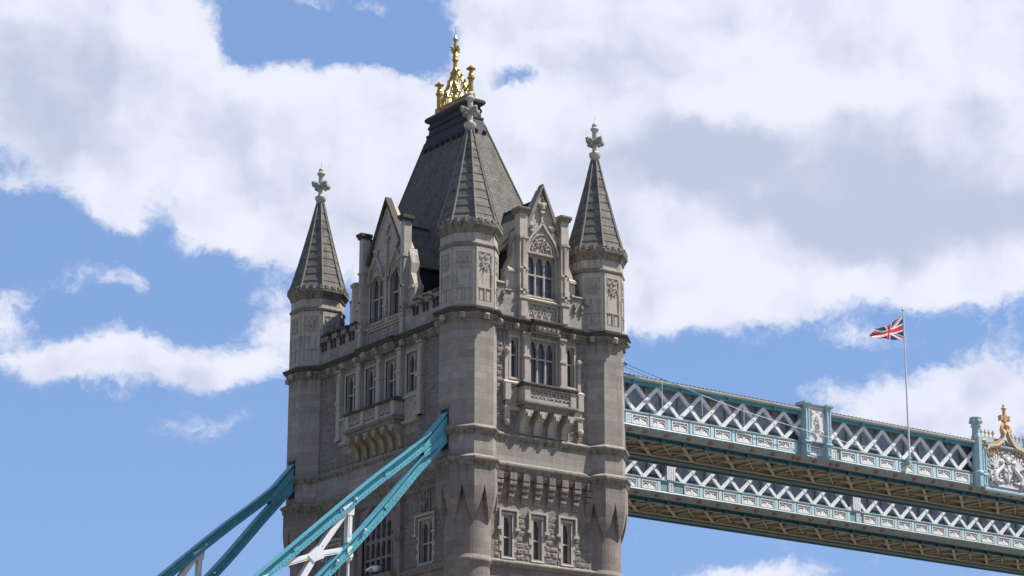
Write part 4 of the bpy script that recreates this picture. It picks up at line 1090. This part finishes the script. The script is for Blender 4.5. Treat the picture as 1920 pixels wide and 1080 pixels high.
    for sg, n0 in ((1, 0.), (-1, -w)):
        def Fp(u, n, z, sg=sg, n0=n0): return F(u, n0+sg*n, z)
        mb.box(x0, x1, -.60, -.30, 41.20, 41.27, Fp); mb.box(x0, x1, -.56, -.50, 41.08, 41.2, Fp); mb.box(x0, x1, -.62, -.42, 41.02, 41.06, Fp)
        if sg < 0: mb.box(x0, x1, -.5, .45, 40.98, 41.05, Fp); mb.box(x0, x1, .3, .45, 40.9, 41.2, Fp)
        u = 12.9
        while u < x1: mb.box(u-.16, u+.16, -.62, -.36, 40.98, 41.20, Fp); u += PIT_
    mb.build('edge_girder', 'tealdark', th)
    # --- soffit and its bracing
    mb = MB(); mb.box(x0, x1, -w+.5, -.5, 41.36, 41.42, F); mb.build('soffit', 'soffit', th)
    mb = MB(); per = PIT_*2; xs = 13.0-per*1
    ya, yb = yf+.8, yf+w-.8
    for yy in (yf+.72, yf+w-.72): mb.box(x0, x1, yf-yy-.12, yf-yy+.12, 41.06, 41.14, F); mb.box(x0, x1, yf-yy-.02, yf-yy+.02, 41.14, 41.36, F)
    while xs < x1-per:
        mb.bar((xs, ya, 41.10), (xs+per*.95, yb, 41.10), .2, .08); mb.bar((xs, ya, 41.24), (xs+per*.95, yb, 41.24), .05, .22)
        mb.bar((xs+per, ya, 41.2), (xs, yb, 41.2), .12, .06); mb.bar((xs+per, ya, 41.28), (xs, yb, 41.28), .03, .12)
        mb.bar((xs+per*.5, ya, 41.28), (xs+per*.5, yb, 41.28), .14, .12); mb.bar((xs, ya, 41.28), (xs, yb, 41.28), .14, .12)
        mb.bar((xs+per*.5, ya, 41.23), (xs+per*1.45, yb, 41.23), .09, .05)
        mb.plate([(xs+per*.48-.3, -.8-(w-1.6)*.5-.2), (xs+per*.48+.3, -.8-(w-1.6)*.5-.2), (xs+per*.48+.3, -.8-(w-1.6)*.5+.2), (xs+per*.48-.3, -.8-(w-1.6)*.5+.2)], [], 41.03, 41.05, lambda u, n, z: F(u, z, n), back=True)
        xs += per
    mb.build('soffit_bracing', 'beam', th)
    # --- features
    if near:
        b0, b1 = blk[0]+.62, blk[1]-.12
        mb = MB(); mb.box(b0+.06, b1-.06, -.25, .26, 42.62, 45.15, F)
        for a in (b0, b1-.42):
            mb.box(a, a+.42, -.3, .46, 41.70, 45.06, F)
            mb.plate([(a+.06, 42.75), (a+.36, 42.75), (a+.36, 44.92), (a+.06, 44.92)], [[(a+.14, 42.87), (a+.28, 42.87), (a+.28, 44.8), (a+.14, 44.8)]], .46, .50, F)
            mb.plate([(a+.06, 41.82), (a+.36, 41.82), (a+.36, 42.42), (a+.06, 42.42)], [[(a+.14, 41.92), (a+.28, 41.92), (a+.28, 42.32), (a+.14, 42.32)]], .46, .50, F)
            mb.prism([(-.35, 42.47), (.52, 42.47), (.56, 42.53), (.56, 42.6), (.46, 42.66), (-.35, 42.66)], a-.05, a+.47, F)
        mb.prism([(-.35, 45.04), (.5, 45.04), (.62, 45.15), (.62, 45.24), (-.35, 45.26)], b0-.12, b0+.5, F); mb.prism([(-.35, 45.04), (.5, 45.04), (.62, 45.15), (.62, 45.24), (-.35, 45.26)], b1-.5, b1+.12, F)
        mb.prism([(-.3, 45.06), (.34, 45.06), (.44, 45.15), (.44, 45.22), (-.3, 45.24)], b0+.5, b1-.5, F)
        blkk = mb.build('shield_block', 'pale', th)
        c = (b0+b1)/2; mb = MB()
        mb.box(b0+.43, b1-.43, .26, .29, 42.68, 45.04, F)
        sh = [(c-.5, 44.35), (c-.36, 44.45), (c-.2, 44.62), (c, 44.5), (c+.2, 44.62), (c+.36, 44.45), (c+.5, 44.35), (c+.44, 44.0), (c+.5, 43.65), (c+.4, 43.3), (c+.15, 43.05), (c, 42.8), (c-.15, 43.05), (c-.4, 43.3), (c-.5, 43.65), (c-.44, 44.0)]
        mb.plate(list(reversed([(u, z+.08) for u, z in sh])), [], .28, .37, F)
        for s_ in (-1, 1):
            mb.ball((c+s_*.42, .36, 44.6), .12, 7, 5, 1, .7, 1.3, .2, F); mb.ball((c+s_*.5, .34, 43.35), .1, 7, 5, 1, .7, 1.6, .2, F)
        shd = mb.build('shield', 'wcarve', blkk)
        mb = MB(); nv = Vector((0, -1, 0))      # monogram: small letters over a crossed ring, bar beneath
        def stroke(pts, w_=.045):
            Q_ = [Vector(F(c+p[0], .38, p[1]+.08)) for p in pts]
            for p, q in zip(Q_, Q_[1:]): mb.bar(p, q, w_, .05, upv=nv)
        stroke([(.17*cos(t/12*2*pi), 43.62+.19*sin(t/12*2*pi)) for t in range(13)]); stroke([(-.11, 43.48), (.11, 43.76)]); stroke([(.11, 43.48), (-.11, 43.76)])
        stroke([(-.02, 44.22), (-.1, 44.27), (-.17, 44.2), (-.17, 44.05), (-.1, 43.98), (-.02, 44.02)])        # C
        stroke([(.05, 44.14), (.05, 43.9), (.15, 43.92)])                                                        # L
        stroke([(-.28, 44.02), (-.28, 43.78), (-.18, 43.80)]); 
        stroke([(-.26, 43.34), (.26, 43.34)], .05); stroke([(-.22, 43.26), (.22, 43.26)], .03)
        mb.build('monogram', 'shadowpanel', shd)
        # centre piece with the coat of arms
        c0, c1 = cb; mb = MB()
        for a, s_ in ((c0, 1), (c1, -1)):
            cx = a+s_*.38
            mb.lathe([(.42, -.0), (.42, .0)], (0, 0), 8) if False else None
            mb.lathe([(.40, 41.6), (.40, 42.45), (.46, 42.5), (.46, 42.62), (.38, 42.7), (.38, 45.1), (.33, 45.3), (.30, 45.35), (.30, 45.82), (.38, 45.88), (.38, 45.94), (.30, 45.98), (.36, 46.1), (.45, 46.2), (.42, 46.36), (.45, 46.42), (.45, 46.5), (.3, 46.54)], (cx, yf-.12), 8)
            for k in range(8): q = radians(45*k+22.5); mb.ball((cx+.42*cos(q), yf-.12+.42*sin(q), 46.22), .1, 6, 4, jit=.1)
            a2 = cx+s_*.62; mb.box(min(a2-.24, a2+.24), max(a2-.24, a2+.24), -.3, .22, 41.62, 44.75, F)
            mb.plate([(a2-.16, 42.72), (a2+.16, 42.72), (a2+.16, 44.5), (a2-.16, 44.5)], [[(a2-.08, 42.82), (a2+.08, 42.82), (a2+.08, 44.4), (a2-.08, 44.4)]], .22, .27, F)
            mb.plate([(a2-.16, 41.8), (a2+.16, 41.8), (a2+.16, 42.42), (a2-.16, 42.42)], [[(a2-.08, 41.88), (a2+.08, 41.88), (a2+.08, 42.34), (a2-.08, 42.34)]], .22, .27, F)
            mb.prism([(-.35, 42.47), (.3, 42.47), (.3, 42.6), (.22, 42.66), (-.35, 42.66)], a2-.3, a2+.3, F)
        mb.box(c0+1.1, c1-1.1, -.3, .10, 41.5, 45.0, F); mb.prism([(-.3, 41.42), (.2, 41.42), (.28, 41.5), (.28, 41.62), (.1, 41.72), (-.3, 41.72)], c0+.9, c1-.9, F)
        mb.box(c0+.8, c1-.8, -.32, -.02, 44.9, 45.35, F)
        cp = mb.build('pediment', 'pale', th)
        H = c1-1.15-cen
        def ogee(u):    # height over the centre
            t = abs(u-cen)/H; return 44.3+.45*sqrt(max(0, 1-t**8.0)) + .35*(1-t) + 1.05*max(0, 1-t*2.2)**1.8
        for nm, off_, mt, d0, d1, w_ in (('gilt_band', .0, 'cream', .1, .38, .2), ('ogee_moulding', -.21, 'pale', .1, .28, .13), ('ogee_moulding', .15, 'peach', .06, .24, .1)):
            mb = MB(); P_ = [(cen-H*cos(pi*i/56)) if 1 else 0 for i in range(57)]; P_ = sorted(set(P_+[cen+H*(i-20)/80 for i in range(41)]))
            for p, q in zip(P_, P_[1:]):
                mb.hexa([F(p, d0, ogee(p)+off_-w_), F(q, d0, ogee(q)+off_-w_), F(q, d1, ogee(q)+off_-w_), F(p, d1, ogee(p)+off_-w_), F(p, d0, ogee(p)+off_), F(q, d0, ogee(q)+off_), F(q, d1, ogee(q)+off_), F(p, d1, ogee(p)+off_)])
            mb.build(nm, mt, cp)
        mb = MB()
        for i in range(13):   # hanging cusps
            u = cen-H*.93+2*H*.93*i/12; z = ogee(u)-.45
            mb.ball((u, .2, z), .13, 7, 5, 1, .7, 1.2, .2, F); mb.ball((u+.1, .2, z-.15), .08, 6, 4, 1, .7, 1, .2, F); mb.ball((u-.1, .2, z-.12), .07, 6, 4, 1, .7, 1, .2, F)
        for i in range(12):   # finial knobs along the top
            u = cen-H*1.0+2*H*i/11
            if abs(u-cen) < .75: continue
            mb.lathe([(.1, 0), (.05, .12), (.05, .2), (.12, .28), (.13, .4), (.06, .5), (.02, .56)], (u, yf+.18), 8) if False else None
            for (r_, z) in ((.07, 45.42), (.05, 45.55), (.11, 45.7), (.06, 45.85)): mb.ball((u, -.15, z), r_, 7, 5, F=F)
        for s_ in (-1, 1):
            for k in range(7):
                t = k/6; mb.ball((cen+s_*(.24+.16*sin(t*pi)), .2, 45.75+.62*t), .23-.02*k, 8, 6, 1, .8, 1.2, .15, F)
            mb.ball((c0+1.0 if s_ < 0 else c1-1.0, .25, 44.9), .2, 7, 5, jit=.2, F=F)
        mb.build('crocket', 'peach', cp)
        mb = MB()
        mb.lathe([(.10, 46.2), (.26, 46.3), (.26, 46.38), (.12, 46.42), (.12, 47.5), (.2, 47.55), (.2, 47.62), (.1, 47.72), (.1, 47.8), (.03, 47.92)], (cen, yf-.12), 8)
        mb.box(cen-.42, cen+.42, 0, .24, 46.78, 46.98, F)
        for s_ in (-1, 1): mb.box(cen+s_*.38-.08, cen+s_*.38+.08, -.03, .27, 46.7, 47.06, F)
        mb.box(cen-.14, cen+.14, -.03, .27, 46.62, 47.14, F)
        mb.build('cross_finial', 'peach', cp)
        # arms: shield with cross, helm, two winged supporters and scrolls in relief
        mb = MB()
        mb.cur = 1; mb.box(c0+1.3, c1-1.3, .1, .13, 41.74, 44.7, F); mb.cur = 0
        mb.plate([(cen-.36, 43.5), (cen-.36, 42.75), (cen, 42.3), (cen+.36, 42.75), (cen+.36, 43.5)], [], .12, .26, F)
        mb.box(cen-.05, cen+.05, .26, .31, 42.45, 43.5, F); mb.box(cen-.36, cen+.36, .26, .31, 43.0, 43.12, F)
        mb.ball((cen, .25, 43.8), .24, 9, 6, 1, .7, 1.1, .05, F)
        for k in range(5): mb.ball((cen-.3+k*.15, .25, 44.05+.1*sin(k)), .1, 6, 4, 1, .7, 1.6, .2, F)
        for s_ in (-1, 1):
            body = [(cen+s_*(1.25-.62*t+.2*sin(t*5)), .24, 42.2+1.35*t) for t in [i/8 for i in range(9)]]
            mb.tube([F(*p) for p in body], .2, 8, .11)
            mb.ball((cen+s_*.62, .28, 43.68), .16, 8, 6, 1.4, .8, .9, .15, F)            # head
            for k in range(6):                                                             # wing
                q = radians(20+22*k); mb.bar(F(cen+s_*1.02, .22, 43.2), F(cen+s_*(1.02+.75*cos(q)), .2, 43.2+.9*sin(q)), .13, .07, upv=(0, 1, 0))
            mb.tube([F(cen+s_*x_, .25, z) for x_, z in ((.85, 43.1), (.6, 43.15), (.42, 43.35))], .08, 6); mb.tube([F(cen+s_*x_, .25, z) for x_, z in ((1.2, 42.4), (.9, 42.2), (.6, 42.3))], .09, 6)
            mb.tube([F(cen+s_*x_, .25, z) for x_, z in ((1.2, 42.3), (1.6, 42.2), (1.75, 42.6), (1.55, 42.9))], .08, 6)
            for k in range(80):
                u = random.uniform(.25, 1.95); z = random.uniform(41.85, 44.75)
                if z < 44.6-abs(u)*.25: mb.ball((cen+s_*u, .17, z), random.uniform(.04, .11), 6, 4, random.uniform(.6, 1.6), 1.1, random.uniform(.6, 1.6), .35, F)
        mb.box(cen-1.0, cen+1.0, .12, .24, 41.85, 42.02, F)
        mb.build('coat_of_arms', ['wcarve', 'shadowpanel'], cp)
    else:
        for c in (26.95, 44.75):
            mb = MB()
            for i in range(4): mb.box(c-.36+i*.2, c-.36+i*.2+.12, -.05, .12, 42.64, 44.6, F)
            mb.box(c-.36, c+.36, -.06, .03, 42.64, 44.6, F); mb.build('ribbed_pilaster', 'wpaint', th)
    th.rotation_euler = (0, SL, 0)
    return th
walkway(-.85, 4.7, 'nearer upper walkway at right with shield panel and gilded pediment', True)
walkway(14.05, 4.7, 'farther lower walkway at right, seen beneath the nearer one, without shields', False)

# ================================================================== FLAG, POLE, CABLE, LAMP
px_, py_ = 35.5, -1.18
fp = thing('flagpole', 'thin white flagpole rising from the nearer walkway parapet', 'flagpole', (px_, py_, 42.2))
mb = MB(); mb.tube([(px_, py_, 42.0), (px_, py_, 47.5), (px_, py_, 52.95)], .075, 10, .045); mb.build('pole', 'pole', fp)
mb = MB(); mb.ball((px_, py_, 53.03), .10, 10, 8); mb.build('ball_finial', 'pole', fp)
mb = MB(); 
for z in (42.25, 42.55): mb.piece(); mb.box(px_-.12, px_+.12, py_-.1, py_+.4, z-.04, z+.04)
mb.build('bracket', 'pale', fp)
# Union flag on a waving grid
NU, NV = 120, 60
def flagp(s, t):     # s 0 hoist..1 fly, t 0 bottom..1 top
    top = Vector((px_-.08-3.02*s, 0, 52.62-1.62*s**.95-.10*sin(s*pi)))
    bot = Vector((px_-.08-2.95*s, 0, 50.93-.32*sin(min(1, s*1.1)*pi*.62)+.10*max(0, s-.8)*5*.2))
    p = bot.lerp(top, t)
    y = py_ + .20*sin(s*8.0+t*1.5)*s**.6 + .14*sin(s*15+t*4)*s + .05*sin(t*9+s*5)*s
    p.x += .07*sin(t*5+s*9)*s; p.z += .05*sin(s*14+t*3)*s
    return Vector((p.x, y, p.z))
def jack(u, v):      # u 0..2 , v 0..1 (hoist at u=0, top v=1)
    x, y = u-1, v-.5
    if abs(x) < .1 or abs(y) < .1: return 1
    if abs(x) < .1667 or abs(y) < .1667: return 2
    # saltire with counterchanged red
    d1 = (y - x*.5)/sqrt(1.25); d2 = (y + x*.5)/sqrt(1.25)
    if abs(d1) < .1 and x*y > 0:
        r = d1*(1 if x > 0 else -1)
        return 1 if -.0667 < r < 0.0 else 2
    if abs(d2) < .1 and x*y < 0:
        r = d2*(1 if x > 0 else -1)
        return 1 if -.0667 < r < 0.0 else 2
    return 0
mb = MB(); vs = [flagp(i/NU, j/NV) for j in range(NV+1) for i in range(NU+1)]
mb.v = [tuple(p) for p in vs]
for j in range(NV):
    for i in range(NU): mb.f.append((j*(NU+1)+i, j*(NU+1)+i+1, (j+1)*(NU+1)+i+1, (j+1)*(NU+1)+i)); mb.mi.append(jack(2*(i+.5)/NU, (j+.5)/NV))
fl = mb.build('flag', ['blue', 'red', 'wcloth'], smooth=True); tag(fl, 'red, white and blue Union flag flying to the left from the white pole', 'flag')
# stay cable
yc = -1.35
def on(px, py):
    v = fw + rt*((px-960)/FPX) - up*((py-540)/FPX); t = (yc-CAM.y)/v.y; return CAM+v*t
cb_ = thing('stay_cable', 'thin teal stay cable sloping from the right turret across the walkway lattice', 'cable', on(1172, 681))
CP = [on(*p) for p in ((1168, 680), (1241, 710), (1316, 741), (1395, 771), (1498, 803), (1560, 822), (1667, 850))]
mb = MB(); mb.tube(CP[:3], .032, 6); mb.tube([on(1168, 686), on(1214, 706)], .025, 6); mb.ball(on(1173, 681), .14, 8, 6, 1, 1, 1.2); mb.ball(on(1241, 710), .08, 7, 5); mb.build('cable', 'teal', cb_)
mb = MB(); mb.tube(CP[2:], .02, 6); mb.build('cable', 'wpaint', cb_)
mb = MB()
for (a, b) in (((1241, 708), (1242, 773)), ((1316, 741), (1317, 780)), ((1395, 765), (1395, 800))): mb.piece(); mb.tube([on(*a), on(*b)], .022, 6)
mb.build('stanchion', 'wpaint', cb_)
# floodlight on the ledge
lx, ly, lz = XW-.6, 8.25, 32.12
fl_ = thing('floodlight', 'small pale hooded floodlight on the ledge before the great arched window', 'floodlight', (lx, ly, lz))
mb = MB(); mb.box(lx-.12, lx+.12, ly-.3, ly+.2, lz, lz+.12); mb.box(lx-.05, lx+.05, ly-.05, ly+.05, lz+.1, lz+.35); mb.build('bracket', 'lead', fl_)
mb = MB(); mb.ball((lx, ly-.05, lz+.45), .24, 10, 7, 1, 1, .9); mb.prism([(-.28, lz+.5), (-.28, lz+.62), (.28, lz+.62), (.28, lz+.5)], ly-.1, ly+.75, lambda u, n, z: (lx+n, u, z - .25*max(0, (u-ly))**2)); mb.build('hood', 'pole', fl_)
